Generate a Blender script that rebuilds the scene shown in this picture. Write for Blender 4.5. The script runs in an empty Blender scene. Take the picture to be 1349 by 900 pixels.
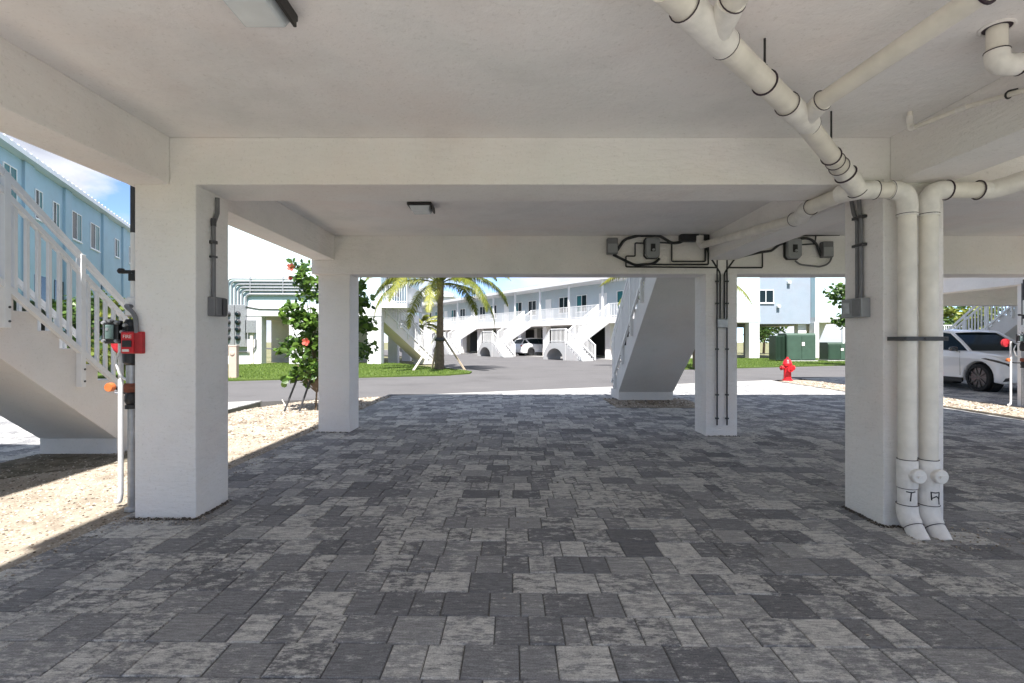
import bpy, bmesh, math, random
from mathutils import Vector, Matrix
R = math.radians
random.seed(7)
scene = bpy.context.scene
C = scene.collection
F, CX, CY, CZ = 674.0, 674.5, 450.0, 1.35

def P(px, py, d):
    """point at depth d on the sight line of a photo pixel (used once, to measure real places)"""
    return Vector(((px - CX) / F * d, d, CZ + (CY - py) / F * d))

def gz(x, y):
    s = 1.0 if y < 9 else max(0.0, 1 - (y - 9) / 5.0)
    return -0.008 * max(-3.0, min(4.0, x)) * s

# ------------------------------------------------------------------ materials
MATS = {}
def nodes_of(name):
    m = bpy.data.materials.new(name); m.use_nodes = True
    nt = m.node_tree; b = nt.nodes['Principled BSDF']
    return m, nt, b

def N(nt, typ, **kw):
    n = nt.nodes.new(typ)
    for k, v in kw.items():
        if k in n.inputs: n.inputs[k].default_value = v
        else: setattr(n, k, v)
    return n

def ramp(nt, fac, stops):
    r = nt.nodes.new('ShaderNodeValToRGB')
    e = r.color_ramp.elements
    while len(e) > 1: e.remove(e[0])
    e[0].position = stops[0][0]; e[0].color = (*stops[0][1], 1)
    for p, c in stops[1:]:
        q = e.new(p); q.color = (*c, 1)
    nt.links.new(fac, r.inputs[0])
    return r.outputs[0]

def mixc(nt, fac, a, b, mode='MIX'):
    m = nt.nodes.new('ShaderNodeMix'); m.data_type = 'RGBA'; m.blend_type = mode
    for i, v in ((0, fac), (6, a), (7, b)):
        if hasattr(v, 'links') or hasattr(v, 'is_linked'): nt.links.new(v, m.inputs[i])
        elif i == 0: m.inputs[0].default_value = v
        else: m.inputs[i].default_value = (*v, 1)
    return m.outputs[2]

def noise(nt, scale, detail=4, rough=.55, coord='Object', sc=None, off=None):
    tc = nt.nodes.new('ShaderNodeTexCoord'); o = tc.outputs[coord]
    if sc:
        mp = nt.nodes.new('ShaderNodeMapping'); mp.inputs['Scale'].default_value = sc
        nt.links.new(o, mp.inputs['Vector']); o = mp.outputs[0]
    if off is not None:
        va = nt.nodes.new('ShaderNodeVectorMath'); va.operation = 'ADD'
        nt.links.new(o, va.inputs[0]); nt.links.new(off, va.inputs[1]); o = va.outputs[0]
    n = nt.nodes.new('ShaderNodeTexNoise')
    n.inputs['Scale'].default_value = scale; n.inputs['Detail'].default_value = detail
    n.inputs['Roughness'].default_value = rough
    nt.links.new(o, n.inputs['Vector'])
    return n.outputs['Fac']

def bump(nt, b, h, strength=.3, dist=.01):
    n = nt.nodes.new('ShaderNodeBump'); n.inputs['Strength'].default_value = strength
    n.inputs['Distance'].default_value = dist
    nt.links.new(h, n.inputs['Height']); nt.links.new(n.outputs[0], b.inputs['Normal'])

def dim(c, k): return tuple(v * k for v in c)

def mat(name, col, rough=.6, metal=0.0, var=.12, scale=6, bs=0.0, bscale=80, spec=.5, coat=0):
    if name in MATS: return MATS[name]
    m, nt, b = nodes_of(name)
    n = noise(nt, scale)
    c = ramp(nt, n, [(.3, dim(col, 1 - var)), (.7, tuple(min(1, v * (1 + var * .5)) for v in col))])
    nt.links.new(c, b.inputs['Base Color'])
    b.inputs['Roughness'].default_value = rough; b.inputs['Metallic'].default_value = metal
    b.inputs['Specular IOR Level'].default_value = spec
    b.inputs['Coat Weight'].default_value = coat
    if bs: bump(nt, b, noise(nt, bscale, 3), bs)
    MATS[name] = m
    return m

def stucco(name, col, grime=.08, bs=.55):
    """trowelled stucco: sandy grain, broad trowel sweeps, faint stains"""
    m, nt, b = nodes_of(name)
    big = noise(nt, 1.3, 6, .62)
    c = ramp(nt, big, [(.28, dim(col, 1 - grime)), (.5, col), (.75, dim(col, 1.03))])
    st = noise(nt, 3.1, 8, .7)
    f = ramp(nt, st, [(.60, (0, 0, 0)), (.78, (.30, .30, .30))])
    c = mixc(nt, f, c, (col[0] * .80, col[1] * .76, col[2] * .72))
    hue = noise(nt, .9, 4, .6)
    hc = ramp(nt, hue, [(.35, (.968, .982, .985)), (.5, (1, .995, 1)), (.66, (1.0, .962, .955))])
    c = mixc(nt, 1.0, c, hc, 'MULTIPLY')
    sp_ = noise(nt, 46, 4, .75)
    sf = ramp(nt, sp_, [(.30, (.76, .75, .73)), (.43, (1, 1, 1))])
    c = mixc(nt, .6, c, sf, 'MULTIPLY')
    nt.links.new(c, b.inputs['Base Color'])
    b.inputs['Roughness'].default_value = .88; b.inputs['Specular IOR Level'].default_value = .25
    h1 = noise(nt, 42, 6, .7, sc=(.45, .45, 1.6)); h2 = noise(nt, 8, 5, .6, sc=(.7, .7, 2.4))
    ad = nt.nodes.new('ShaderNodeMath'); ad.operation = 'MULTIPLY_ADD'; ad.inputs[1].default_value = 2.2
    nt.links.new(h2, ad.inputs[0]); nt.links.new(h1, ad.inputs[2])
    bump(nt, b, ad.outputs[0], bs, .006)
    MATS[name] = m
    return m

STUCCO = stucco('stucco_white', (.87, .842, .82), .08, 1.0)
CEIL = stucco('stucco_ceiling', (.86, .838, .822), .10, .7)
STAIRC = stucco('stair_concrete', (.76, .735, .71), .08, .4)
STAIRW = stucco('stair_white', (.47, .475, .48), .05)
AQUA = stucco('stucco_aqua', (.62, .77, .80), .05)
BLUEW = stucco('stucco_blue', (.38, .52, .61), .06)
ROWW = stucco('stucco_row', (.47, .54, .585), .05)
GREYB = stucco('stucco_grey_blue', (.28, .325, .38), .05)
WHITEW = stucco('stucco_bright', (.70, .71, .72), .04)
WMETAL = mat('white_metal', (.80, .80, .80), .4, 0, .05)
PVC = mat('pvc_cream', (.80, .755, .68), .42, 0, .14, 7, .06, 60)
PVCF = mat('pvc_fitting', (.83, .80, .76), .45, 0, .16, 12, .08, 60)
PRIMER = mat('purple_primer', (.035, .018, .03), .6, 0, .4, 30)
BLACK = mat('black_plastic', (.018, .018, .02), .45, 0, .2)
GREYB2 = mat('grey_pvc', (.17, .17, .18), .5, 0, .15, 10)
GALV = mat('galvanised', (.42, .43, .45), .45, .6, .25, 14)
BOXG = mat('enclosure_grey', (.30, .31, .32), .5, .2, .1)
DARKG = mat('dark_grey_metal', (.06, .06, .065), .5, .2, .2)
REDP = mat('red_paint', (.42, .012, .018), .45, 0, .3, 12)
HYDR = mat('hydrant_red', (.60, .012, .02), .4, 0, .18, 8)
ORANGE = mat('orange_brass', (.62, .17, .05), .45, .2, .25, 20)
RUST = mat('rust_red', (.22, .06, .03), .6, 0, .4, 25)
WHEELR = mat('handwheel_red', (.42, .02, .03), .5, 0, .3, 20)
BRASS = mat('brass', (.60, .42, .18), .35, .85, .2, 15)
TEAL = mat('teal_cover', (.16, .24, .23), .5, 0, .3, 20)
LENS = mat('light_lens', (.62, .66, .68), .2, 0, .12, 5)
BRONZE = mat('dark_bronze', (.03, .028, .026), .5, .3, .2)
CREAMT = mat('pedestal_pink', (.52, .40, .34), .7, 0, .1)
UTIL = mat('utility_green', (.045, .085, .06), .5, 0, .15, 3)
UTIL2 = mat('utility_green_dark', (.022, .05, .03), .5, 0, .15, 3)
CONC = mat('concrete', (.48, .47, .45), .85, 0, .18, 5, .2)
GLASSD = mat('window_glass', (.012, .022, .026), .12, 0, .2, 1, spec=.12)
GLASST = mat('window_glass_teal', (.04, .17, .19), .12, 0, .2, 1, spec=.12)
MROOF = mat('metal_roof', (.78, .80, .82), .35, .2, .05)
CARW = mat('car_white', (.88, .88, .89), .3, 0, .01, 1, coat=1)
CARD = mat('car_dark', (.03, .032, .036), .25, .2, .05, 1, coat=1)
CARR = mat('car_red', (.35, .02, .02), .25, .2, .05, 1, coat=1)
TYRE = mat('tyre', (.014, .014, .015), .8)
RIM = mat('rim', (.12, .12, .125), .3, .8)
TRIM = mat('black_trim', (.014, .014, .015), .55)
LAMP = mat('headlamp', (.05, .04, .04), .12)
TAIL = mat('tail_lamp', (.35, .01, .01), .2)
WOOD = mat('stake_wood', (.42, .34, .25), .8, 0, .25, 20)
WOODW = mat('stake_white', (.72, .68, .58), .8, 0, .15, 20)
BARK = mat('bark', (.20, .145, .10), .9, 0, .4, 12, .6, 30)
TEXTW = mat('lettering', (.75, .70, .66), .6, 0, .05)
CARPORT_SHADE = mat('carport_shade', (.05, .05, .055), .8)  # near-black colour standing in for shade under the open floors

def leafmat(name, c0, c1, rough=.45, trans=.35):
    m, nt, b = nodes_of(name)
    at = nt.nodes.new('ShaderNodeAttribute'); at.attribute_name = 'rnd'
    sp = nt.nodes.new('ShaderNodeSeparateColor'); nt.links.new(at.outputs['Color'], sp.inputs[0])
    c = ramp(nt, sp.outputs[0], [(0, c0), (1, c1)])
    nt.links.new(c, b.inputs['Base Color']); b.inputs['Roughness'].default_value = rough
    tr = nt.nodes.new('ShaderNodeBsdfTranslucent'); nt.links.new(c, tr.inputs[0])
    mx = nt.nodes.new('ShaderNodeMixShader'); mx.inputs[0].default_value = trans
    out = nt.nodes['Material Output']
    nt.links.new(b.outputs[0], mx.inputs[1]); nt.links.new(tr.outputs[0], mx.inputs[2])
    nt.links.new(mx.outputs[0], out.inputs[0])
    MATS[name] = m
    return m
LEAF = leafmat('leaf_hibiscus', (.022, .065, .012), (.15, .26, .04))
LEAFT = leafmat('leaf_tree', (.02, .055, .012), (.11, .19, .035))
LEAFY = leafmat('leaf_yellow', (.05, .10, .02), (.32, .34, .05))
PALM = leafmat('palm_leaf', (.045, .085, .012), (.32, .31, .035), .5, .3)
GRASSM = leafmat('grass_blade', (.06, .115, .012), (.16, .235, .035), .7, .25)
PETAL = leafmat('petal', (.60, .06, .05), (.75, .20, .14))

def pavermat():
    m, nt, b = nodes_of('paver')
    at = nt.nodes.new('ShaderNodeAttribute'); at.attribute_name = 'rnd'
    sp = nt.nodes.new('ShaderNodeSeparateColor'); nt.links.new(at.outputs['Color'], sp.inputs[0])
    off = nt.nodes.new('ShaderNodeVectorMath'); off.operation = 'SCALE'; off.inputs[3].default_value = 40
    nt.links.new(at.outputs['Color'], off.inputs[0]); o = off.outputs[0]
    base = ramp(nt, sp.outputs[0], [(0, (.182, .182, .190)), (.4, (.232, .232, .240)), (.75, (.283, .281, .286)), (1, (.36, .356, .352))])
    # light cement-paste patches and streaks running along the block
    n1 = noise(nt, 13, 12, .80, sc=(.8, 1.5, 1), off=o)
    th = nt.nodes.new('ShaderNodeMath'); th.operation = 'MULTIPLY_ADD'; th.inputs[1].default_value = .17
    nt.links.new(sp.outputs[1], th.inputs[0]); nt.links.new(n1, th.inputs[2])
    f = ramp(nt, th.outputs[0], [(.575, (0, 0, 0)), (.67, (.85, .85, .85))])
    c = mixc(nt, f, base, (.64, .625, .59))
    n2 = noise(nt, 34, 10, .8, sc=(.35, 2.6, 1), off=o)
    f2 = ramp(nt, n2, [(.36, (.52, .52, .53)), (.62, (1.24, 1.24, 1.23))])
    c = mixc(nt, .85, c, f2, 'MULTIPLY')
    n3 = noise(nt, 20, 12, .85, sc=(.8, 1.6, 1), off=o)
    f3 = ramp(nt, n3, [(.59, (0, 0, 0)), (.65, (.8, .8, .8))])
    c = mixc(nt, f3, c, (.06, .06, .06))
    n4 = noise(nt, 150, 3, .7)
    f4 = ramp(nt, n4, [(.3, (.66, .66, .66)), (.7, (1.32, 1.32, 1.32))])
    c = mixc(nt, .8, c, f4, 'MULTIPLY')
    nt.links.new(c, b.inputs['Base Color'])
    rr = ramp(nt, n1, [(.3, (.8, .8, .8)), (.7, (.95, .95, .95))])
    nt.links.new(rr, b.inputs['Roughness'])
    b.inputs['Specular IOR Level'].default_value = .12
    hb = nt.nodes.new('ShaderNodeMath'); hb.operation = 'ADD'
    nt.links.new(n4, hb.inputs[0]); nt.links.new(n2, hb.inputs[1])
    bump(nt, b, hb.outputs[0], .35, .004)
    return m
PAVER = pavermat()

def groundmat(name, stops, scale, bs=.4, fine=90, fs=(.8, 1.15), rough=.9):
    m, nt, b = nodes_of(name)
    n1 = noise(nt, scale, 8, .65)
    c = ramp(nt, n1, stops)
    n2 = noise(nt, fine, 3, .6)
    f = ramp(nt, n2, [(.35, (fs[0],) * 3), (.65, (fs[1],) * 3)])
    c = mixc(nt, 1.0, c, f, 'MULTIPLY')
    nt.links.new(c, b.inputs['Base Color']); b.inputs['Roughness'].default_value = rough
    b.inputs['Specular IOR Level'].default_value = .2
    bump(nt, b, n2, bs, .01)
    MATS[name] = m
    return m
ASPH = groundmat('asphalt', [(.28, (.085, .082, .084)), (.45, (.11, .106, .108)), (.6, (.118, .114, .116)), (.75, (.14, .134, .134))], .45, .3, 60, (.86, 1.1))
JOINT = groundmat('joint_sand', [(.3, (.11, .107, .10)), (.7, (.19, .185, .175))], 4)
SANDM = groundmat('coral_sand', [(.3, (.20, .165, .125)), (.5, (.31, .265, .21)), (.7, (.40, .355, .29))], 2.2, .6, 60)
DIRT = groundmat('ground_soil', [(.3, (.12, .13, .06)), (.6, (.20, .19, .11)), (.8, (.30, .27, .2))], .2, .4, 30)
TURF = groundmat('turf', [(.3, (.05, .085, .015)), (.55, (.08, .12, .022)), (.75, (.12, .155, .04))], .6, .6, 50, (.6, 1.25))
PCONC = groundmat('pale_concrete', [(.3, (.33, .32, .31)), (.7, (.44, .43, .41))], .8, .2)
RCONC = groundmat('rear_bounce_concrete', [(.3, (.46, .44, .42)), (.7, (.54, .52, .49))], .8, .2)  # extra pale, for the bounce slab behind the viewer
MULCH = groundmat('mulch', [(.3, (.07, .062, .04)), (.5, (.16, .14, .105)), (.7, (.28, .24, .19))], 7, .9, 60)
def stonemat():
    m, nt, b = nodes_of('gravel_stone')
    at = nt.nodes.new('ShaderNodeAttribute'); at.attribute_name = 'rnd'
    sp = nt.nodes.new('ShaderNodeSeparateColor'); nt.links.new(at.outputs['Color'], sp.inputs[0])
    c = ramp(nt, sp.outputs[0], [(0, (.07, .055, .04)), (.16, (.22, .17, .125)), (.5, (.35, .30, .24)), (1, (.54, .49, .43))])
    nt.links.new(c, b.inputs['Base Color']); b.inputs['Roughness'].default_value = .9
    return m
STONE = stonemat()

# ------------------------------------------------------------------ mesh builder
class MB:
    def __init__(s): s.bm = bmesh.new(); s.mi = 0; s.cl = None
    def _f(s, vs):
        try:
            f = s.bm.faces.new(vs); f.material_index = s.mi; return f
        except ValueError: return None
    def quad(s, *pts): return s._f([s.bm.verts.new(p) for p in pts])
    def box(s, x0, x1, y0, y1, z0, z1, M=None):
        ps = [Vector((x, y, z)) for z in (z0, z1) for y in (y0, y1) for x in (x0, x1)]
        if M: ps = [M @ p for p in ps]
        v = [s.bm.verts.new(p) for p in ps]
        for q in ((0, 2, 3, 1), (4, 5, 7, 6), (0, 1, 5, 4), (2, 6, 7, 3), (0, 4, 6, 2), (1, 3, 7, 5)): s._f([v[i] for i in q])
        return s
    def bar(s, a, b, w, h=None, up=Vector((0, 0, 1))):
        """square bar from a to b"""
        a, b = Vector(a), Vector(b); h = h or w; d = (b - a)
        L = d.length; d.normalize()
        sd = d.cross(up)
        if sd.length < 1e-4: sd = Vector((1, 0, 0))
        sd.normalize(); u = sd.cross(d)
        M = Matrix((( sd.x, d.x, u.x, a.x), (sd.y, d.y, u.y, a.y), (sd.z, d.z, u.z, a.z), (0, 0, 0, 1)))
        return s.box(-w / 2, w / 2, 0, L, -h / 2, h / 2, M)
    def tube(s, pts, r, seg=12, cap=True, closed=False):
        pts = [Vector(p) for p in pts]; n = len(pts)
        rs = r if isinstance(r, (list, tuple)) else [r] * n
        rings = []; pu = None
        for i in range(n):
            if closed: t = pts[(i + 1) % n] - pts[i - 1]
            else: t = pts[min(i + 1, n - 1)] - pts[max(i - 1, 0)]
            t.normalize()
            if pu is None:
                pu = t.orthogonal().normalized()
            else:
                pu = (pu - t * pu.dot(t))
                if pu.length < 1e-5: pu = t.orthogonal()
                pu.normalize()
            w = t.cross(pu)
            rings.append([s.bm.verts.new(pts[i] + (pu * math.cos(a) + w * math.sin(a)) * rs[i]) for a in (2 * math.pi * k / seg for k in range(seg))])
        m = n if closed else n - 1
        for i in range(m):
            A, B = rings[i], rings[(i + 1) % n]
            for k in range(seg): s._f([A[k], A[(k + 1) % seg], B[(k + 1) % seg], B[k]])
        if cap and not closed:
            s._f(rings[0][::-1]); s._f(rings[-1])
        return s
    def cyl(s, a, b, r0, r1=None, seg=16): return s.tube([a, b], [r0, r1 if r1 is not None else r0], seg)
    def lathe(s, prof, o=(0, 0, 0), axis='Z', seg=20):
        o = Vector(o); rings = []
        for r, h in prof:
            ring = []
            for k in range(seg):
                a = 2 * math.pi * k / seg; c, d = math.cos(a) * r, math.sin(a) * r
                p = {'Z': (c, d, h), 'Y': (c, h, d), 'X': (h, c, d)}[axis]
                ring.append(s.bm.verts.new(o + Vector(p)))
            rings.append(ring)
        for A, B in zip(rings, rings[1:]):
            for k in range(seg): s._f([A[k], A[(k + 1) % seg], B[(k + 1) % seg], B[k]])
        s._f(rings[0][::-1]); s._f(rings[-1]); return s
    def prism(s, poly, z0, z1, M=None):
        """2D polygon extruded along Z (M maps it elsewhere)"""
        lo = [Vector((x, y, z0)) for x, y in poly]; hi = [Vector((x, y, z1)) for x, y in poly]
        if M: lo = [M @ p for p in lo]; hi = [M @ p for p in hi]
        a = [s.bm.verts.new(p) for p in lo]; b = [s.bm.verts.new(p) for p in hi]
        n = len(a)
        s._f(a[::-1]); s._f(b)
        for i in range(n): s._f([a[i], a[(i + 1) % n], b[(i + 1) % n], b[i]])
        return s
    def col(s, f, c):
        if s.cl is None: s.cl = s.bm.loops.layers.float_color.new('rnd')
        for l in f.loops: l[s.cl] = (*c, 1)
    def build(s, name, m, parent=None, smooth=None, bevel=0, recalc=True, loc=None):
        if recalc: bmesh.ops.recalc_face_normals(s.bm, faces=s.bm.faces)
        me = bpy.data.meshes.new(name); s.bm.to_mesh(me); s.bm.free()
        for x in (m if isinstance(m, (list, tuple)) else [m]): me.materials.append(x)
        if smooth is not None:
            me.shade_smooth(); me.set_sharp_from_angle(angle=R(smooth))
        o = bpy.data.objects.new(name, me); C.objects.link(o)
        if parent: o.parent = parent
        if loc: o.location = loc
        if bevel:
            bv = o.modifiers.new('bevel', 'BEVEL'); bv.width = bevel; bv.segments = 2; bv.limit_method = 'ANGLE'
        return o

def tag(o, label, cat, group=None):
    o['label'] = label; o['category'] = cat
    if group: o['group'] = group
    return o
def thing(name, loc, label, cat, group=None, rz=0):
    o = bpy.data.objects.new(name, None); C.objects.link(o); o.empty_display_size = .2
    o.location = loc; o.rotation_euler = (0, 0, rz)
    return tag(o, label, cat, group)
def structure(o, kind='structure'): o['kind'] = kind; return o
def copy_tree(o, parent=None):
    c = o.copy(); C.objects.link(c)
    if parent: c.parent = parent
    for ch in list(KIDS.get(o.name, [])) or [x for x in o.children]: copy_tree(ch, c)
    return c
KIDS = {}
def axisM(xa, ya, za, o): # columns = local axes
    xa, ya, za, o = map(Vector, (xa, ya, za, o))
    return Matrix(((xa.x, ya.x, za.x, o.x), (xa.y, ya.y, za.y, o.y), (xa.z, ya.z, za.z, o.z), (0, 0, 0, 1)))
def arc(c, a, b, r, n=8):
    """fillet of radius r at corner c between points a and b"""
    c, a, b = Vector(c), Vector(a), Vector(b)
    u, v = (a - c).normalized(), (b - c).normalized()
    ang = u.angle(v); t = min(r / math.tan(ang / 2), (a - c).length * .98, (b - c).length * .98)
    p0, p1 = c + u * t, c + v * t
    return [(p0 * (1 - k) ** 2 + c * (2 * k * (1 - k)) * 1.0 + p1 * k * k) for k in (i / n for i in range(n + 1))]
def path(pts, r, n=8):
    out = [Vector(pts[0])]
    for i in range(1, len(pts) - 1): out += arc(pts[i], pts[i - 1], pts[i + 1], r, n)
    out.append(Vector(pts[-1])); return out

# ------------------------------------------------------------------ sky, sun, camera
SUN_EL, SUN_AZ = 60.0, 2.0      # sun behind the viewer, a touch to the right
w = bpy.data.worlds.new('World'); scene.world = w; w.use_nodes = True
nt = w.node_tree; bg = nt.nodes['Background']
sky = nt.nodes.new('ShaderNodeTexSky'); sky.sky_type = 'NISHITA'; sky.sun_disc = False
sky.sun_elevation = R(SUN_EL); sky.sun_rotation = R(180 - SUN_AZ); sky.air_density = .42; sky.dust_density = 0.0; sky.ozone_density = 2.2
tc = nt.nodes.new('ShaderNodeTexCoord')
mp = nt.nodes.new('ShaderNodeMapping'); mp.inputs['Scale'].default_value = (1, 1, 1.9); mp.inputs['Location'].default_value = (1.67, 8.93, 7.74)
nt.links.new(tc.outputs['Generated'], mp.inputs['Vector'])
cn = nt.nodes.new('ShaderNodeTexNoise'); cn.inputs['Scale'].default_value = 3.1; cn.inputs['Detail'].default_value = 9; cn.inputs['Roughness'].default_value = .56
nt.links.new(mp.outputs[0], cn.inputs['Vector'])
cf = ramp(nt, cn.outputs['Fac'], [(.43, (0, 0, 0)), (.55, (.95, .95, .95))])
cs = nt.nodes.new('ShaderNodeTexNoise'); cs.inputs['Scale'].default_value = 7; cs.inputs['Detail'].default_value = 6
nt.links.new(mp.outputs[0], cs.inputs['Vector'])
cc = ramp(nt, cs.outputs['Fac'], [(.35, (1.75, 1.85, 2.15)), (.65, (3.5, 3.5, 3.6))])
nt.links.new(mixc(nt, cf, sky.outputs[0], cc), bg.inputs['Color'])
bg.inputs['Strength'].default_value = .10

sl = bpy.data.lights.new('sun', 'SUN'); sl.energy = 3.5; sl.angle = R(.53); sl.color = (1, .965, .92)
so = bpy.data.objects.new('sun', sl); C.objects.link(so)
sd = Vector((math.sin(R(SUN_AZ)) * math.cos(R(SUN_EL)), -math.cos(R(SUN_AZ)) * math.cos(R(SUN_EL)), math.sin(R(SUN_EL))))
so.rotation_euler = sd.to_track_quat('Z', 'Y').to_euler(); so.location = sd * 60

cam = bpy.data.cameras.new('camera'); co = bpy.data.objects.new('camera', cam); C.objects.link(co)
co.location = (0, 0, CZ); co.rotation_euler = (R(90), 0, 0)
cam.sensor_width = 36; cam.lens = F / 1349 * 36; cam.clip_start = .05; cam.clip_end = 3000
scene.camera = co
scene.view_settings.view_transform = 'Standard'; scene.view_settings.look = 'None'
scene.view_settings.exposure = 1.92; scene.view_settings.gamma = 1
scene.render.engine = 'CYCLES'
cy = scene.cycles
cy.use_denoising = True; cy.max_bounces = 10; cy.diffuse_bounces = 6; cy.glossy_bounces = 3; cy.transmission_bounces = 3
cy.caustics_reflective = False; cy.caustics_refractive = False; cy.sample_clamp_indirect = 6

# ------------------------------------------------------------------ ground
def sheet(name, poly, z1, z0, m, kind='structure'):
    b = MB(); b.prism(poly, z0, z1)
    return structure(b.build(name, m), kind)
b = MB(); S = 900
b.quad((-S, -S, -.16), (S, -S, -.16), (S, S, -.16), (-S, S, -.16)); structure(b.build('ground', DIRT))
near = lambda x: 13.9 + .43 * x
far_ = lambda x: 21.2 + .40 * x
# road + parking court beyond it
sheet('road', [(-60, near(-60)), (60, near(60)), (60, far_(60)), (-60, far_(-60))], 0.0, -.3, ASPH)
sheet('parking_lot', [(-2.4, far_(-2.4) + .02), (6.3, far_(6.3) + .02), (8.6, 36.6), (-9.4, 64.5), (-40, 110), (-55, 110), (-9, 46), (-4.2, 31)], -.004, -.3, ASPH)
# pale concrete apron in front of the long row and the courtyard slab beside the left block
sheet('pavement', [(8.62, 36.6), (11, 38.2), (-15, 78), (-22, 85), (-9.42, 64.5)], .004, -.3, PCONC)
def pavers(name, inside, bx, by, hgt=None):
    b = MB(); hgt = hgt or gz
    y = by[0]
    base = MB()
    rnd = random.Random(hash(name) % 1000 + 3); rnd = random.Random(len(name) * 13 + 5)
    while y < by[1]:
        x = bx[0]; first = True
        rh = .237
        while x < bx[1]:
            wd = rnd.choice((.12, .16, .16, .16, .24, .24, .24, .24, .32))
            if first: wd *= rnd.uniform(.4, 1); first = False
            wd = min(wd, bx[1] - x + .001)
            if wd < .03: break
            cxx, cyy = x + wd / 2, y + rh / 2
            if inside(cxx, cyy):
                g = .0014; e = .0045
                jt = [(rnd.uniform(0, .0025), rnd.uniform(0, .0025)) for _ in range(4)]
                q = [(x + g + jt[0][0], y + g + jt[0][1]), (x + wd - g - jt[1][0], y + g + jt[1][1]), (x + wd - g - jt[2][0], y + rh - g - jt[2][1]), (x + g + jt[3][0], y + rh - g - jt[3][1])]
                dz = rnd.uniform(-.0022, .0018)
                lo = [b.bm.verts.new((a, c, hgt(a, c) - .012)) for a, c in q]
                q2 = [(q[0][0] + e, q[0][1] + e), (q[1][0] - e, q[1][1] + e), (q[2][0] - e, q[2][1] - e), (q[3][0] + e, q[3][1] - e)]
                md = [b.bm.verts.new((a, c, hgt(a, c) - .004 + dz)) for a, c in q]
                hi = [b.bm.verts.new((a, c, hgt(a, c) + dz)) for a, c in q2]
                col = (rnd.random(), rnd.random(), rnd.random())
                fs = [b._f(hi)]
                for i in range(4):
                    fs.append(b._f([md[i], md[(i + 1) % 4], hi[(i + 1) % 4], hi[i]]))
                    fs.append(b._f([lo[i], lo[(i + 1) % 4], md[(i + 1) % 4], md[i]]))
                for f in fs:
                    f.material_index = 0; b.col(f, col)
                # joint bed under the block
                f = b.quad(*[(a, c, hgt(a, c) - .008) for a, c in ((x, y), (x + wd, y), (x + wd, y + rh), (x, y + rh))])
                f.material_index = 1; b.col(f, col)
            x += wd
        y += rh
    return structure(b.build(name, [PAVER, JOINT], recalc=False))
pavers('driveway', lambda x, y: -2.95 < x < 8.98 and y < near(x) - .12 and not (2.2 < x < 4.0 and 10.6 < y < 12.1), (-2.95, 8.98), (-.8, 17.9))
flat = lambda x, y: 0.012
pavers('driveway', lambda x, y: -17 < x < -5.6 and y < near(x) - .12, (-17, -5.62), (1.5, 11.5), flat)
pavers('driveway', lambda x, y: 10.42 < x < 23 and y < near(x) - .12, (10.42, 23), (4, 24), flat)
# flush concrete edge between the paving and the road
for x0, x1, z in ((-2.95, 8.98, .006), (-17, -5.62, .018), (10.42, 23, .018)):
    sheet('kerb_strip', [(x0, near(x0) - .34), (x1, near(x1) - .34), (x1, near(x1) + .03), (x0, near(x0) + .03)], z, -.3, PCONC)
# beds
sheet('ground_base', [(-2.96, -.8), (8.99, -.8), (8.99, near(8.99) - .1), (-2.96, near(-2.96) - .1)], -.062, -.3, JOINT)
sheet('ground_base', [(-17, 1), (-5.6, 1), (-5.6, near(-5.6) - .1), (-17, near(-17) - .1)], .001, -.3, JOINT)
sheet('ground_base', [(10.42, 3), (23, 3), (23, near(23) - .1), (10.42, near(10.42) - .1)], .001, -.3, JOINT)
sheet('rear_bounce_slab', [(-30, -5), (40, -5), (40, -.82), (-30, -.82)], -.01, -.3, RCONC)  # unseen pale slab added to bounce sunlight up to the ceiling
sheet('lawn', [(-60, -60), (60, -60), (60, -5.02), (-60, -5.02)], .0, -.3, TURF)  # unseen darker turf, added to keep bounce off the column fronts
left_bed = [(-2.955, -3.7), (-2.955, near(-2.955) - .13), (-3.6, near(-3.6) - .25), (-4.6, 11.55), (-5.2, 10.2), (-5.3, 8.2), (-5.62, 7.3), (-5.62, 1.0), (-4.5, 1.0), (-4.5, -3.7)]
right_bed = [(8.99, -3.7), (10.40, -3.7), (10.40, near(10.29) - .9), (9.9, near(9.9) - .35), (8.99, near(8.99) - .5)]
sheet('gravel_bed', left_bed, .016, -.3, SANDM)
sheet('gravel_bed', right_bed, .012, -.3, SANDM)
sheet('gravel_bed', [(2.15, 10.55), (4.05, 10.55), (4.05, 12.15), (2.15, 12.15)], -.002, -.3, SANDM)
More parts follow.
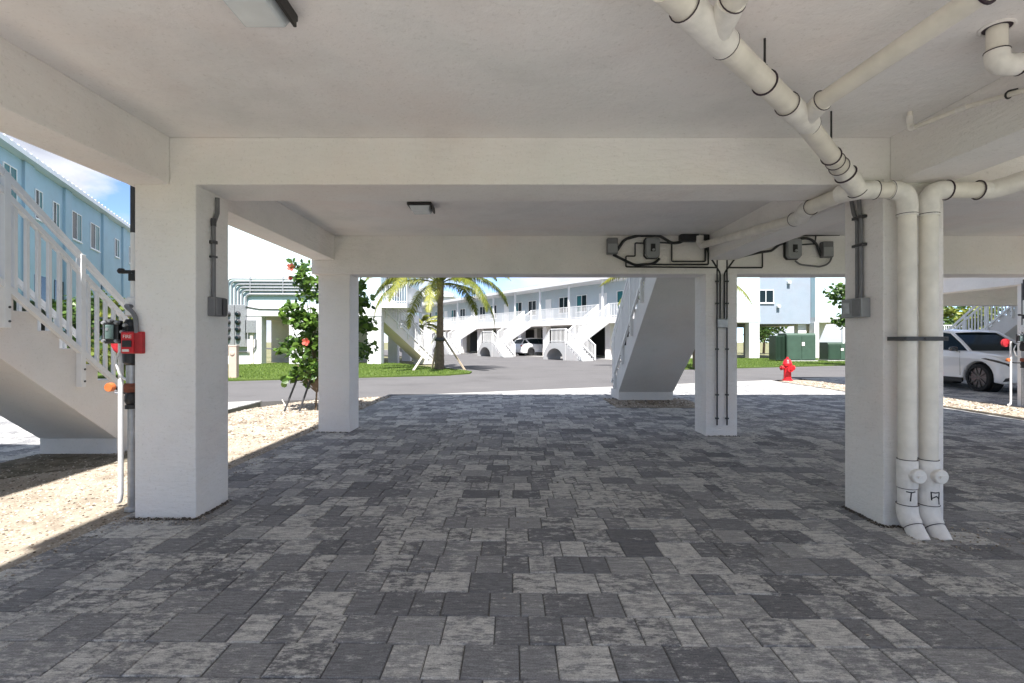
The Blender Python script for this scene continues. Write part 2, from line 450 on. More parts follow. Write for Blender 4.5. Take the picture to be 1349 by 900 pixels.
# mulch strip along the left stair foot
b = MB()
rnd = random.Random(4)
edge = [(-5.60, 4.2), (-5.60, 6.04), (-4.62, 6.0), (-4.3, 6.3), (-4.05, 5.9), (-4.4, 5.5), (-4.9, 5.05), (-5.2, 4.6)]
b.prism(edge, -.2, .021); structure(b.build('soil_patch', MULCH))
def inpoly(p, x, y):
    r = False; j = len(p) - 1
    for i in range(len(p)):
        if (p[i][1] > y) != (p[j][1] > y) and x < (p[j][0] - p[i][0]) * (y - p[i][1]) / (p[j][1] - p[i][1]) + p[i][0]: r = not r
        j = i
    return r
def pebbles(name, poly, box, n, z, rmin, rmax, seed, m=STONE):
    b = MB(); rnd = random.Random(seed)
    t = (1 + 5 ** .5) / 2
    oct_ = [Vector(v) for v in ((1, 0, 0), (-1, 0, 0), (0, 1, 0), (0, -1, 0), (0, 0, 1), (0, 0, -1))]
    of = ((0, 2, 4), (2, 1, 4), (1, 3, 4), (3, 0, 4), (2, 0, 5), (1, 2, 5), (3, 1, 5), (0, 3, 5))
    k = 0
    while k < n:
        x, y = rnd.uniform(*box[:2]), rnd.uniform(*box[2:])
        if not inpoly(poly, x, y): continue
        k += 1
        r = rmin + (rmax - rmin) * rnd.random() ** 2.5
        M = Matrix.Translation((x, y, z + r * .15)) @ Matrix.Rotation(rnd.random() * 6.3, 4, 'Z') @ Matrix.Rotation(rnd.uniform(-.6, .6), 4, 'X') @ Matrix.Diagonal((r * rnd.uniform(.8, 1.5), r * rnd.uniform(.7, 1.1), r * rnd.uniform(.4, .8), 1))
        vs = [b.bm.verts.new(M @ (v * rnd.uniform(.8, 1.1))) for v in oct_]
        c = (rnd.random(), 0, 0)
        for f in of: b.col(b._f([vs[i] for i in f]), c)
    return structure(b.build(name, m, smooth=60, recalc=False), 'stuff')
pebbles('gravel', left_bed, (-5.62, -2.96, 1.5, 7), 14000, .016, .004, .016, 1)
pebbles('gravel', left_bed, (-5.3, -2.96, 7, 12.5), 4500, .016, .008, .03, 2)
pebbles('gravel', right_bed, (8.99, 10.29, 7, 17), 3500, .012, .01, .035, 3)
pebbles('gravel', [(2.15, 10.55), (4.05, 10.55), (4.05, 12.15), (2.15, 12.15)], (2.15, 4.05, 10.55, 12.15), 1200, -.002, .008, .03, 8)

# loose stones strayed on the paving by the column feet and bed edges
def strays(name, box, n, seed):
    poly = [(box[0], box[2]), (box[1], box[2]), (box[1], box[3]), (box[0], box[3])]
    return pebbles(name, poly, box, n, .006 + gz((box[0] + box[1]) / 2, box[2]), .003, .011, seed)
strays('gravel', (-2.95, -2.80, 2.0, 3.86), 260, 21); strays('gravel', (-2.95, -2.25, 3.70, 3.84), 160, 22)
strays('gravel', (-2.95, -2.7, 4.35, 9.0), 420, 23); strays('gravel', (2.70, 3.5, 3.35, 3.78), 200, 24); strays('gravel', (-2.4, -2.3, 3.85, 4.3), 40, 25)
strays('gravel', (-2.8, 3.2, 2.1, 7.0), 160, 26)

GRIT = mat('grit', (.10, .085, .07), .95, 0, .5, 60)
def grit(x0, x1, y0, y1, n, seed):
    poly = [(x0, y0), (x1, y0), (x1, y1), (x0, y1)]
    return pebbles('grit', poly, (x0, x1, y0, y1), n, .002 + gz((x0 + x1) / 2, y0), .003, .013, seed, GRIT)
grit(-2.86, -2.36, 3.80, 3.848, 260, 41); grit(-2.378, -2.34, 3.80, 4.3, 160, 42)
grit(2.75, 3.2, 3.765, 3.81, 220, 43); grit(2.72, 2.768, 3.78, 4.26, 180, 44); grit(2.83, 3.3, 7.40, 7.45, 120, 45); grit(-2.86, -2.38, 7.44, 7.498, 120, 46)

# lawns
isl = [(-60, far_(-60) + .06), (-5, far_(-5) + .06), (-2.6, far_(-2.6) + .06), (-1.75, 21.3), (-1.75, 22.3), (-2.4, 23.6), (-4.3, 26.2), (-6.6, 30.2), (-7.2, 30.6), (-60, 30.6)]
rlawn = [(6.6, far_(6.6) + .06), (60, far_(60) + .06), (60, 60), (30, 39.6), (14, 39.6), (9.8, 36.4), (8.2, 33), (6.9, 26.5)]
sheet('lawn', isl, .05, -.3, TURF)
sheet('lawn', rlawn, .05, -.3, TURF)
sheet('lawn', [(-60, 12), (-11.2, 12), (-9, 14.5), (-9.7, near(-9.7) - 1.5), (-14, near(-14) - .4), (-60, near(-60) - .4)][::-1] if False else [(-16, 5.6), (-13.2, 5.6), (-13.2, 7.6), (-16, 6.6)], .05, -.3, TURF)
def blades(name, poly, box, n, z, seed, h0=.03, h1=.075, wd=.012):
    b = MB(); rnd = random.Random(seed); k = 0
    while k < n:
        x, y = rnd.uniform(*box[:2]), rnd.uniform(*box[2:])
        if not inpoly(poly, x, y): continue
        k += 1
        a = rnd.random() * 6.3; h = rnd.uniform(h0, h1); l = rnd.uniform(-.03, .03); l2 = rnd.uniform(-.03, .03)
        dx, dy = math.cos(a) * wd, math.sin(a) * wd
        f = b._f([b.bm.verts.new(p) for p in ((x - dx, y - dy, z), (x + dx, y + dy, z), (x + l, y + l2, z + h))])
        b.col(f, (rnd.random(), 0, 0))
    return structure(b.build(name, GRASSM, recalc=False), 'stuff')
blades('grass', isl, (-15, -1.7, 16, 30.6), 26000, .05, 5)
blades('grass', rlawn, (6.6, 24, 23.5, 39.6), 26000, .05, 6)

# ------------------------------------------------------------------ our block (and the two beside it, copies)
def carport_block(origin, label):
    t = thing('apartment_building', origin, label, 'building', 'raised white apartment blocks')
    X0, X1 = -2.89, 8.95
    cols = [(-2.84, -2.38), (2.77, 3.22), (8.42, 8.88)]
    rows = [.20, 3.85, 7.5]
    for j, y in enumerate(rows):
        for i, (a, c) in enumerate(cols):
            yy = y - (.035 if i == 1 and j == 1 else .05 if i == 1 and j == 2 else 0)
            if i == 1 and j == 2: a, c = a + .05, c + .06
            top = 2.36 if j == 2 else 2.56
            b = MB(); b.box(a, c, yy, yy + .445, -.12, top); b.build('column', STUCCO, t, bevel=.008)
    for j, y in enumerate(rows):
        b = MB()
        if j == 2: b.box(X0 - .02, X1 + .02, 7.42, 7.85, 2.33, 2.886)
        else: b.box(X0 - .004, X1 + .004, y - .004, y + .45, 2.53, 2.886)
        b.build('beam', STUCCO, t, bevel=.008)
    for (a, c) in ((-2.89, -2.57), (2.84, 3.25), (8.63, 8.95)):
        for j in range(2):
            y0, y1 = rows[j] + .452, (rows[j + 1] - .006 if j < 1 else 7.418)
            b = MB(); b.box(a, c, y0, y1, 2.531, 2.886); b.build('beam', STUCCO, t, bevel=.008)
    b = MB(); b.box(X0 - .03, X1 + .03, -.75, 7.88, 2.885, 3.1); b.build('ceiling', CEIL, t)
    b = MB(); b.box(X0 - .03, X1 + .03, 7.885, 8.62, 2.93, 3.095); b.build('balcony', STUCCO, t)
    b = MB(); b.box(X0 - .03, X1 + .03, -.75, 7.85, 3.102, 7.25); b.build('upper_wall', BLUEW, t)
    b = MB(); b.box(X0 - .1, X1 + .1, -.9, 8.75, 7.252, 7.5); b.build('roof', MROOF, t)
    b = MB()
    for z in (3.2, 4.1): b.box(X0, X1, 8.54, 8.58, z, z + .05)
    for i in range(96):
        x = X0 + .06 + i * (X1 - X0 - .12) / 95
        if 2.4 < x < 3.8: continue
        b.box(x - .012, x + .012, 8.545, 8.575, 3.09, 4.12)
    b.build('balcony_railing', WMETAL, t)
    for k in range(4):
        b = MB(); x = X0 + 1.3 + k * 2.9; b.box(x, x + 1.1, 7.852, 7.87, 4.0, 5.2); b.build('window', GLASSD, t)
    return t
ours = carport_block((0, 0, 0), 'white stucco building whose carport ceiling, beams and columns surround the viewer')
lft = copy_tree(ours); lft.location = (-13.27, -6.4, 0); lft['label'] = 'white stucco apartment block standing left beyond the near gravel strip'
rgt = copy_tree(ours); rgt.location = (13.40, 6.4, 0); rgt['label'] = 'white stucco carport block at the right, over the parked white car'

# ------------------------------------------------------------------ stairs
def make_stair(loc, wd, label, rz=0, sides=(-1, 1), detailed=True, fmat=STAIRC):
    t = thing('staircase', loc, label, 'staircase', 'outdoor staircases', rz)
    n, tr, zt = 17, .245, 3.1; r = zt / n
    poly = [(0, .2)]
    y = .95; poly += [(y, .2)]
    pts = []; z = 0
    for i in range(n):
        z += r
        if z > .2: pts.append((y, z))
        y -= tr
        if z > .2: pts.append((y, z))
    pts = [(.95 - tr, .2)] + pts if False else pts
    poly = [(0, .2), (.95 - tr, .2)] + pts + [(.95 - n * tr, 2.52)]
    M = axisM((0, 1, 0), (0, 0, 1), (1, 0, 0), (0, 0, 0))
    b = MB(); b.prism(poly, -wd / 2, wd / 2, M); b.build('flight', fmat, t, bevel=.006)
    b = MB(); b.box(-wd / 2 + .004, wd / 2 - .004, .006, .94, -.1, .198); b.build('footing', fmat, t)
    T = lambda q: (.95 - q) * r / tr
    ya, yb = .62, -3.2
    for s in sides:
        x = s * (wd / 2 + .032)
        b = MB()
        for h, hh in ((1.15, .06), (.98, .05), (.13, .055)):
            b.bar((x, ya, T(ya) + h), (x, yb, T(yb) + h), .045, hh)
        ra = b.build('railing', WMETAL, t)
        for q in (.29, -.54, -1.37, -2.2, -3.03):
            b = MB(); b.box(x - .03, x + .03, q - .03, q + .03, T(q) - .25, T(q) + 1.18)
            for dz in (-.18, -.03): b.lathe([(.0, .006), (.011, .006), (.011, 0)], (x + s * .03, q, T(q) + dz), 'X', 8) if False else None
            po = b.build('post', WMETAL, ra, bevel=.003)
            if detailed:
                b = MB()
                for dz in (-.19, -.06): b.cyl((x + s * .028, q + .012, T(q) + dz), (x + s * .037, q + .012, T(q) + dz), .011, seg=8)
                b.build('bolt', DARKG, ra)
        q = .5
        while q > -3.15:
            if min(abs(q - p) for p in (.29, -.54, -1.37, -2.2, -3.03)) > .05:
                b = MB(); b.box(x - .016, x + .016, q - .016, q + .016, T(q) + .12, T(q) + .99); b.build('baluster', WMETAL, ra)
            q -= .1186
    return t
make_stair((-5.15, 6.07, 0), .92, 'stucco staircase with white railing at the far left beside the gravel', 0, (1, -1))
make_stair((3.09, 11.8, -.01), 1.26, 'stucco staircase seen from below in front of the middle of the carport')
make_stair((16.3, 18.2, 0), 1.26, 'white railed staircase behind the windscreen of the white car')
make_stair((-6.0, 33.0, 0), 1.1, 'staircase in shade coming down beside the pale block with the meters', R(-38))

# ------------------------------------------------------------------ ceiling lights
def ceiling_light(x, y, label):
    t = thing('ceiling_light', (x, y, 2.885), label, 'ceiling light', 'square ceiling lights')
    b = MB(); b.box(-.135, .135, -.14, .14, -.035, 0); b.build('housing', BRONZE, t, bevel=.008)
    b = MB()
    p = [(-.114, -.119), (.114, -.119), (.114, .119), (-.114, .119)]; q = [(a * .82, c * .82) for a, c in p]
    lo = [b.bm.verts.new((a, c, -.036)) for a, c in p]; hi = [b.bm.verts.new((a, c, -.085)) for a, c in q]
    b._f(hi)
    for i in range(4): b._f([lo[i], lo[(i + 1) % 4], hi[(i + 1) % 4], hi[i]])
    b.build('lens', LENS, t, bevel=.01)
    b = MB(); b.box(.124, .140, -.11, .11, -.075, -.03); b.build('bracket', BRONZE, t, bevel=.004)
ceiling_light(-1.14, 2.27, 'larger looking square ceiling light cut by the top edge of the view')
ceiling_light(-1.02, 5.75, 'small dark square ceiling light beyond the first beam')

# ------------------------------------------------------------------ drain pipes
class Rings:
    def __init__(s, parent): s.parent = parent
def ringpt(b, c, d, r, seg=20, tr=.0028):
    if isinstance(b, Rings):
        q = MB(); ringpt(q, c, d, r, seg, tr); q.build('joint_ring', PRIMER, b.parent, 40); return
    c, d = Vector(c), Vector(d).normalized(); u = d.orthogonal().normalized(); v = d.cross(u)
    b.tube([c + (u * math.cos(a) + v * math.sin(a)) * r for a in (2 * math.pi * k / seg for k in range(seg))], tr, 6, closed=True)
def sleeve(b, a, c, r): b.tube([a, Vector(a).lerp(Vector(c), .06), Vector(a).lerp(Vector(c), .94), c], [r * .96, r, r, r * .96], 20)

def stack(x, label, side):
    g = gz(x, 3.7)
    t = thing('drain_pipe', (x, 3.70, g), label, 'drain pipe', 'cream drain pipes on the right column')
    r = .057
    b = MB(); b.cyl((0, 0, .50), (0, 0, 2.33 - g), r, seg=24); b.build('pipe', PVC, t, 40)
    b = MB(); sleeve(b, (0, 0, .32), (0, 0, .52), r + .009)
    b.tube([(0, 0, .42), (.01, -.07, .42)], [.043, .043], 20); b.build('cleanout_tee', PVCF, t, 40)
    b = MB(); b.lathe([(.0, -.075), (.050, -.075), (.050, -.10), (.044, -.106), (.0, -.106)][::-1], (.012, 0, .42), 'Y', 20)
    b.box(-.008 , .032, -.116, -.104, .412, .428); b.build('cleanout_cap', PVCF, t, 35)
    b = MB(); b.cyl((0, 0, .16), (0, 0, .34), r + .002, seg=24)
    if side > 0: b.cyl((0, 0, .16), (0, 0, .34), r + .008, seg=24)
    b.tube([(0, 0, .20), (0, 0, .15), (0, -.015, .105), (0, -.045, .065)], [r + .009, r + .010, r + .010, r + .009], 22)
    b.tube([(0, -.035, .078), (0, -.13, -.03)], [r + .004, r + .002], 22)
    b.build('foot_elbow', PVCF, t, 40)
    b = Rings(t)
    ringpt(b, (0, 0, .523), (0, 0, 1), r + .004); ringpt(b, (0, 0, .20), (0, 0, 1), r + .010)
    ringpt(b, (0, -.058, .052), (0, -.66, -.75), r + .007); ringpt(b, (0, 0, 2.27 - g), (0, 0, 1), r + .008)
    ringpt(b, (0, 0, .318), (0, 0, 1), r + .004, tr=.003)
    return t, r, g

def strokes(parent, segs, r, z0, name='pen_mark'):
    """felt pen strokes wrapped on an upright pipe: (u across in m, v up in m)"""
    b = MB()
    for s in segs:
        pts = []
        for i in range(len(s) - 1):
            for k in range(5):
                f = k / 4; u = s[i][0] * (1 - f) + s[i + 1][0] * f; v = s[i][1] * (1 - f) + s[i + 1][1] * f
                a = u / r; pts.append((math.sin(a) * r, -math.cos(a) * r, z0 + v))
        b.tube(pts, .0042, 5)
    b.build(name, BLACK, parent)
s1, r, g1 = stack(2.858, 'left of the twin drain pipes, T marked in pen, joined to the long ceiling pipe', -1)
s2, r, g2 = stack(3.012, 'right of the twin drain pipes, bending right under the beam', 1)
strokes(s1, [[(-.045, .0), (-.01, -.003), (.012, .003)], [(-.014, .002), (-.02, -.066)]], r + .002, .30)
strokes(s2, [[(-.034, .002), (-.005, -.002), (.026, .001)], [(-.03, 0), (-.027, -.055)], [(-.026, -.042), (.004, -.026), (.024, -.047)], [(.026, 0), (.022, -.05), (.026, -.085)]], r + .009, .30)
def feet(parent, segs):
    b = MB()
    for s in segs: b.tube(s, .0028, 5)
    b.build('pen_mark', BLACK, parent)
feet(s1, [[(-.03, -.078, .115), (-.045, -.055, .10)], [(-.03, -.078, .115), (-.02, -.085, .10)], [(.012, -.085, .115), (.02, -.083, .10)]])
feet(s2, [[(.0, -.083, .118), (-.02, -.082, .10), (.005, -.09, .095)], [(.012, -.10, .085), (.02, -.12, .06)]])

# left stack: elbow, run under the beam, wye, diagonal ceiling pipe, branches, back run
L1 = Vector((0, 0, 2.33 - g1))
def loc1(p): return Vector(p) - s1.location
def loc2(p): return Vector(p) - s2.location
zt = 2.445
J = Vector((2.50, 3.70, zt))              # junction
b = MB(); c = loc1((2.858, 3.70, zt))
b.tube([L1 - Vector((0, 0, .075)), L1 + Vector((0, 0, .0))] + arc(c, L1, loc1(J), .11) + [loc1((2.73, 3.70, zt))], r + .009, 22)
b.build('elbow', PVCF, s1, 40)
b = MB(); b.cyl(loc1((2.74, 3.70, zt)), loc1(J), r, seg=22); b.build('pipe', PVC, s1, 40)
A = P(1052, 155, 3.22); A.z = 2.735; A = Vector((1.68, 2.97, 2.65))
B = Vector((.57, 1.92, 2.685))
K = Vector((2.22, 3.56, 2.60))
b = MB(); b.tube([loc1(p) for p in (A, B)], r, 22); b.build('pipe', PVC, s1, 40)
K1 = Vector((2.32, 3.60, 2.56))
b = MB(); b.tube([loc1(p) for p in [A.lerp(K1, .02), K1] ], r, 22); b.build('pipe', PVC, s1, 40)
# bend and wye fitting at the junction
b = MB(); b.tube([loc1(p) for p in (K1 - (K1 - A).normalized() * .06, K1, Vector((2.42, 3.655, 2.50)), J, J + Vector((.12, 0, 0)))], [r + .008, r + .009, r + .009, r + .01, r + .009], 22)
b.tube([loc1(J + Vector((.02, 0, 0))), loc1(J + Vector((-.03, .16, .015)))], r + .008, 22)
b.build('wye_fitting', PVCF, s1, 40)
E = Vector((2.70, 7.25, 2.715)); E0 = J + Vector((-.02, .12, .01))
E1 = Vector((2.50, 4.35, 2.475)); E2 = Vector((2.68, 4.75, 2.50))
b = MB(); b.tube([loc1(p) for p in (E0, E1)], r, 22); b.build('pipe', PVC, s1, 40)
b = MB(); b.tube([loc1(p) for p in (E1 + (E0 - E1).normalized() * .08, E1, E1.lerp(E2, .5), E2, E2 + (E - E2).normalized() * .1)], r + .008, 22); b.build('elbow', PVCF, s1, 40)
b = MB(); b.tube([loc1(p) for p in (E2, E)], r * .85, 22); b.build('pipe', PVC, s1, 40)
b = MB(); b.tube([loc1(p) for p in (E - Vector((0, .06, 0)), E, E + Vector((-.02, .05, .06)), E + Vector((-.02, .05, .14)))], r * .95, 18); b.build('elbow', PVCF, s1, 40)
# diagonal pipe wyes and branches
dd = (B - A).normalized()
for Q, q2, rr in ((A + dd * .03, Vector((1.865, 1.99, 2.73)), .046), (A + dd * 1.17, Vector((.93, 1.70, 2.72)), .05)):
    b = MB(); b.tube([loc1(Q - dd * .16), loc1(Q + dd * .20)], r + .008, 22)
    br = (q2 - Q).normalized(); bend = Q + (br * .75 - dd * 0.0).normalized() * .10
    b.tube([loc1(Q - dd * .08), loc1(Q + br * .16)], [rr + .004, rr + .008], 20)
    b.build('wye_fitting', PVCF, s1, 40)
    b = MB(); b.tube([loc1(Q + br * .14), loc1(q2)], rr, 20); b.build('branch_pipe', PVC, s1, 40)
    b = Rings(s1); ringpt(b, loc1(Q + br * .165), br, rr + .009); ringpt(b, loc1(Q + dd * .205), dd, r + .007); ringpt(b, loc1(Q - dd * .165), dd, r + .007, tr=.002)
    if q2.x > 1.5: ringpt(b, loc1(q2 + br * -.02), br, rr + .004, tr=.008)
b = Rings(s1)
d1 = (K1 - A).normalized()
ringpt(b, loc1(K1 - d1 * .07), d1, r + .008); ringpt(b, loc1(K1 - d1 * .17), d1, r + .004)
ringpt(b, loc1(K1 + Vector((.045, .025, -.025))), Vector((.1, .055, -.06)), r + .012, tr=.007)
ringpt(b, loc1(J + Vector((.0, .0, 0))), Vector((.08, .045, -.055)), r + .012)
ringpt(b, loc1(J + Vector((.125, 0, 0))), (1, 0, 0), r + .009); ringpt(b, loc1((2.735, 3.70, zt)), (1, 0, 0), r + .009, tr=.002)
ringpt(b, loc1(E1 + (E0 - E1).normalized() * .085), E1 - E0, r + .008)
ringpt(b, loc1(E2 + (E - E2).normalized() * .11), E - E2, r + .008)
# right stack: elbow right, run, and 45 degree turn toward the viewer
L2 = Vector((0, 0, 2.33 - g2)); c = loc2((3.012, 3.70, zt)); W = Vector((3.43, 3.70, zt)); W2 = Vector((3.64, 3.50, 2.50)); W3 = Vector((3.88, 2.2, 2.60))
b = MB(); b.tube([L2 - Vector((0, 0, .075)), L2] + arc(c, L2, loc2(W), .11) + [loc2((3.14, 3.70, zt))], r + .009, 22); b.build('elbow', PVCF, s2, 40)
b = MB(); b.cyl(loc2((3.13, 3.70, zt)), loc2(W), r, seg=22); b.build('pipe', PVC, s2, 40)
b = MB(); b.tube([loc2(W - Vector((.06, 0, 0))), loc2(W + Vector((.03, 0, 0)))] + [loc2(p) for p in (Vector((3.53, 3.64, 2.46)), W2, W2.lerp(W3, .05))], r + .009, 22); b.build('elbow', PVCF, s2, 40)
b = MB(); b.tube([loc2(W2), loc2(W3)], r, 22); b.build('pipe', PVC, s2, 40)
b = Rings(s2); ringpt(b, loc2((3.145, 3.70, zt)), (1, 0, 0), r + .010, tr=.006); ringpt(b, loc2(W - Vector((.06, 0, 0))), (1, 0, 0), r + .009, tr=.005)
ringpt(b, loc2(W2.lerp(W3, .055)), W3 - W2, r + .009, tr=.005); ringpt(b, loc2(W2.lerp(W3, .10)), W3 - W2, r + .003, tr=.004)
# strap holding both pipes
b = MB(); b.box(2.79, 3.10, 3.632, 3.642, 1.355, 1.385); b.box(2.785, 2.79, 3.632, 3.80, 1.355, 1.385)
for x in (2.80, 2.935, 3.085): b.cyl((x, 3.634, 1.37), (x, 3.624, 1.37), .008, seg=8)
tag(b.build('pipe_strap', DARKG, None, bevel=.002), 'dark metal strap across the twin drain pipes', 'strap')
# hangers
def hanger(p, d, label, rr=r):
    t = thing('pipe_hanger', (p.x, p.y, p.z), label, 'pipe hanger', 'rod hangers on the diagonal pipe')
    b = MB(); b.cyl((0, 0, rr + .005), (0, 0, 2.885 - p.z), .006, seg=8); b.cyl((0, 0, rr), (0, 0, rr + .03), .013, seg=8); b.build('rod', BLACK, t)
    b = MB(); ringpt(b, (0, 0, 0), d, rr + .004, tr=.005); b.build('clamp', PRIMER, t, 40)
hanger(A.lerp(B, .36), dd, 'thin black rod hanger on the diagonal pipe, between its two branches')
hanger(A.lerp(K1, .70), d1, 'thin black rod hanger on the diagonal pipe close to the beam')
# short stub drain with elbow and small condensate line
t = thing('drain_stub', (2.37, 2.50, 2.885), 'short cream pipe stub with elbow coming out of a round ceiling hole', 'drain pipe')
b = MB(); b.cyl((0, 0, -.005), (0, 0, -.15), .042, seg=20); b.tube(path([(.10, -.01, -.185), (.6, -.02, -.165)], .05), .042, 20); b.build('pipe', PVC, t, 40)
b = MB(); b.tube([(0, 0, -.12)] + arc((0, 0, -.185), (0, 0, 0), (.3, -.01, -.18), .05) + [(.10, -.003, -.182)], .05, 20); b.build('elbow', PVCF, t, 40)
b = MB(); b.lathe([(.0, -.002), (.058, -.002), (.058, -.004), (0, -.004)], (0, 0, 0), 'Z', 24); b.build('hole_shade_disc', PRIMER, t)  # flat dark disc painted for the shade inside the hole
b = MB(); ringpt(b, (0, 0, -.001), (0, 0, 1), .066, 28, .009); b.build('plaster_ring', STUCCO, t, 50)
b = Rings(t); ringpt(b, (0, 0, -.118), (0, 0, 1), .05); ringpt(b, (.11, -.003, -.182), (1, 0, 0), .047, tr=.006)
t = thing('condensate_pipe', (2.66, 3.42, 2.885), 'thin cream condensate pipe running along the right ceiling beam', 'pipe')
pp = [(0, 0, 0), (0, 0, -.115), (.06, -.33, -.125), (.10, -.75, -.20), (.13, -1.4, -.23)]
b = MB(); b.tube(path(pp, .025), .0145, 14); b.build('pipe', PVC, t, 40)
b = MB(); b.cyl((0, 0, -.03), (0, 0, -.085), .02, seg=14); b.tube([(0, 0, -.09)] + arc(pp[1], pp[0], pp[2], .02) + [(.008, -.04, -.117)], .019, 14); b.cyl(Vector(pp[2]) + Vector((-.006, .03, 0)), Vector(pp[2]) + Vector((.004, -.03, -.004)), .019, seg=14); b.build('coupling', PVCF, t, 40)
b = MB(); q = Vector(pp[2]).lerp(Vector(pp[3]), .62); ringpt(b, q, (.04, -.42, -.07), .018, tr=.005); b.bar(q + Vector((0, 0, .02)), q + Vector((.05, 0, .03)), .012); b.build('clip', BLACK, t)

# ------------------------------------------------------------------ electrical
def conduit_run(b, pts, r, bend=.05, seg=10): b.tube(path(pts, bend), r, seg)
# left column inner face
t = thing('conduit_box', (-2.38, 4.07, 1.6), 'grey conduit dropping to a weatherproof box on the large left column', 'junction box', 'conduit drops on the carport columns')
b = MB(); conduit_run(b, [(.02, .03, .90), (.02, .03, .78), (.024, -.03, .68), (.024, -.03, .09)], .0165, .05); b.build('conduit', GREYB2, t, 40)
for z0, z1 in ((.52, .545), (.41, .425)): b = MB(); b.box(.0, .045, -.05, -.01, z0, z1); b.build('strap', DARKG, t)
b = MB(); b.cyl((.024, -.03, .66), (.024, -.03, .72), .02, seg=12); b.build('coupling', DARKG, t, 40)
b = MB(); b.box(0.001, .062, -.075, .08, -.05, .10); b.box(.062, .072, -.07, .0, -.045, .095); b.build('box', GREYB2, t, bevel=.006)
b = MB(); b.box(.063, .078, .012, .076, -.044, .094); b.build('cover', DARKG, t, bevel=.006)
# right column left face
xx = 2.77
t = thing('conduit_box', (xx, 4.05, 1.6), 'twin grey conduits dropping to a wide box on the right column', 'junction box', 'conduit drops on the carport columns')
b = MB()
for dy, dx in ((-.022, 0), (.022, 0)): conduit_run(b, [(-.022, dy * 2.0 + .05, .90), (-.022, dy * 1.6 + .03, .78), (-.022, dy, .70), (-.022, dy, .08)], .015, .04)
b.build('conduit', GREYB2, t, 40)
for z in (.50, .72): b = MB(); b.box(-.042, 0, -.06, .06, z, z + .02); b.build('strap', DARKG, t)
b = MB(); b.box(-.075, -.001, -.10, .14, -.06, .09); b.build('box', BOXG, t, bevel=.006)
b = MB(); b.box(-.083, -.076, -.09, .0, -.05, .08); b.build('cover', GREYB2, t, bevel=.003)
b = MB(); b.box(-.081, -.076, .03, .11, -.03, .06); b.build('cover', GALV, t, bevel=.003)
# far right middle column: four black conduits
D = 7.44
def Q(px, py, off=0): v = P(px, py, D); v.y = D - off; return v
t = thing('conduit_run', (3.05, D, 0), 'black conduits running down the column beside the middle staircase', 'conduit')
o3 = t.location
b = MB()
for px, top in ((944, 342), (957, 342)): conduit_run(b, [Q(px, top, .02) - o3, Q(px, 560, .02) - o3], .0105)
b.build('conduit', BLACK, t, 40)
b = MB()
for px, tx, ty in ((948, 934, 338), (953.5, 968, 340)): conduit_run(b, [Q(tx, ty, .03) - o3, Q(px, 360, .02) - o3, Q(px, 420, .02) - o3], .012, .12)
b.build('conduit', BLACK, t, 40)
b = MB(); c = Q(951.5, 426) - o3; b.box(c.x - .085, c.x + .065, -.055, -.001, c.z - .065, c.z + .06); b.build('box', GALV, t, bevel=.008)
for px in (944, 957):
    for py in (371, 400, 460, 520, 551): b = MB(); c = Q(px, py) - o3; b.box(c.x - .022, c.x + .022, -.034, 0, c.z - .01, c.z + .01); b.build('strap', DARKG, t)
# on the second beam
D = 7.414
def disconnect(px, py, label, w_=.20, h_=.285):
    c = Q(px, py); t = thing('disconnect_switch', c, label, 'switch box', 'grey disconnect boxes on the beam')
    b = MB()
    poly = [(-w_ / 2, -h_ / 2 + .04), (-w_ / 2 + .035, -h_ / 2), (w_ / 2 - .035, -h_ / 2), (w_ / 2, -h_ / 2 + .04), (w_ / 2, h_ / 2 - .03), (w_ / 2 - .02, h_ / 2), (-w_ / 2 + .02, h_ / 2), (-w_ / 2, h_ / 2 - .03)]
    b.prism(poly, 0, .11, axisM((1, 0, 0), (0, 0, 1), (0, -1, 0), (0, 0, 0))); b.build('box', BOXG, t, bevel=.008)
    b = MB(); b.prism([(x * 1.12, y * 1.07) for x, y in poly], .001, .04, axisM((1, 0, 0), (0, 0, 1), (0, -1, 0), (0, 0, 0))); b.build('gasket', BLACK, t)
    b = MB(); b.box(-.032, .034, -.122, -.108, -.055, .055); b.build('handle_recess', BLACK, t, bevel=.006)
    b = MB(); b.cyl((.004, -.12, -.035), (.004, -.14, -.035), .018, seg=12); b.build('handle', GALV, t, 40)
disconnect(857.5, 328, 'grey disconnect box with black lever, left of the sloping drain pipe')
disconnect(1042, 329, 'grey disconnect box with black lever, right of the sloping drain pipe')
def gbox(px, py, label):
    c = Q(px, py); t = thing('junction_box', c, label, 'junction box', 'square grey boxes on the beam')
    b = MB(); b.box(-.075, .075, -.10, 0, -.115, .115); b.build('box', GREYB2, t, bevel=.012)
    b = MB(); b.box(-.07, .07, -.108, -.101, -.10, .03); b.build('cover', BOXG, t, bevel=.004)
gbox(805.5, 325.5, 'square grey box at the left end of the black wiring on the beam')
gbox(1086, 330, 'square grey box at the right end of the black wiring on the beam')
c = Q(908, 315); t = thing('wiring_trough', c, 'black wiring box under the ceiling beside the sloping drain pipe', 'wiring box')
b = MB(); b.box(-.16, .10, -.12, 0, -.05, .05); b.build('box', BLACK, t, bevel=.01)
b = MB(); b.box(-.17, .27, -.10, 0, .051, .064); b.box(.14, .26, -.09, 0, -.045, .05); b.build('hub', BLACK, t, bevel=.006)
def cable(pts, r_, label, bend=.04, name='cable', grp='black cables on the second beam', off=.03, m=BLACK):
    b = MB(); p = [Q(x, y, off) for x, y in pts]
    b.tube(path(p, bend, 6), r_, 8); tag(b.build(name, m, None, 40), label, 'cable', grp)
cable([(812, 331), (822, 316), (840, 311), (868, 311), (884, 321), (896, 320), (903, 314)], .021, 'thick black cable arching over the left disconnect box', .15)
cable([(807, 336), (836, 350), (862, 348), (868, 341)], .019, 'thick black cable sagging from the left grey box under the left disconnect box', .2)
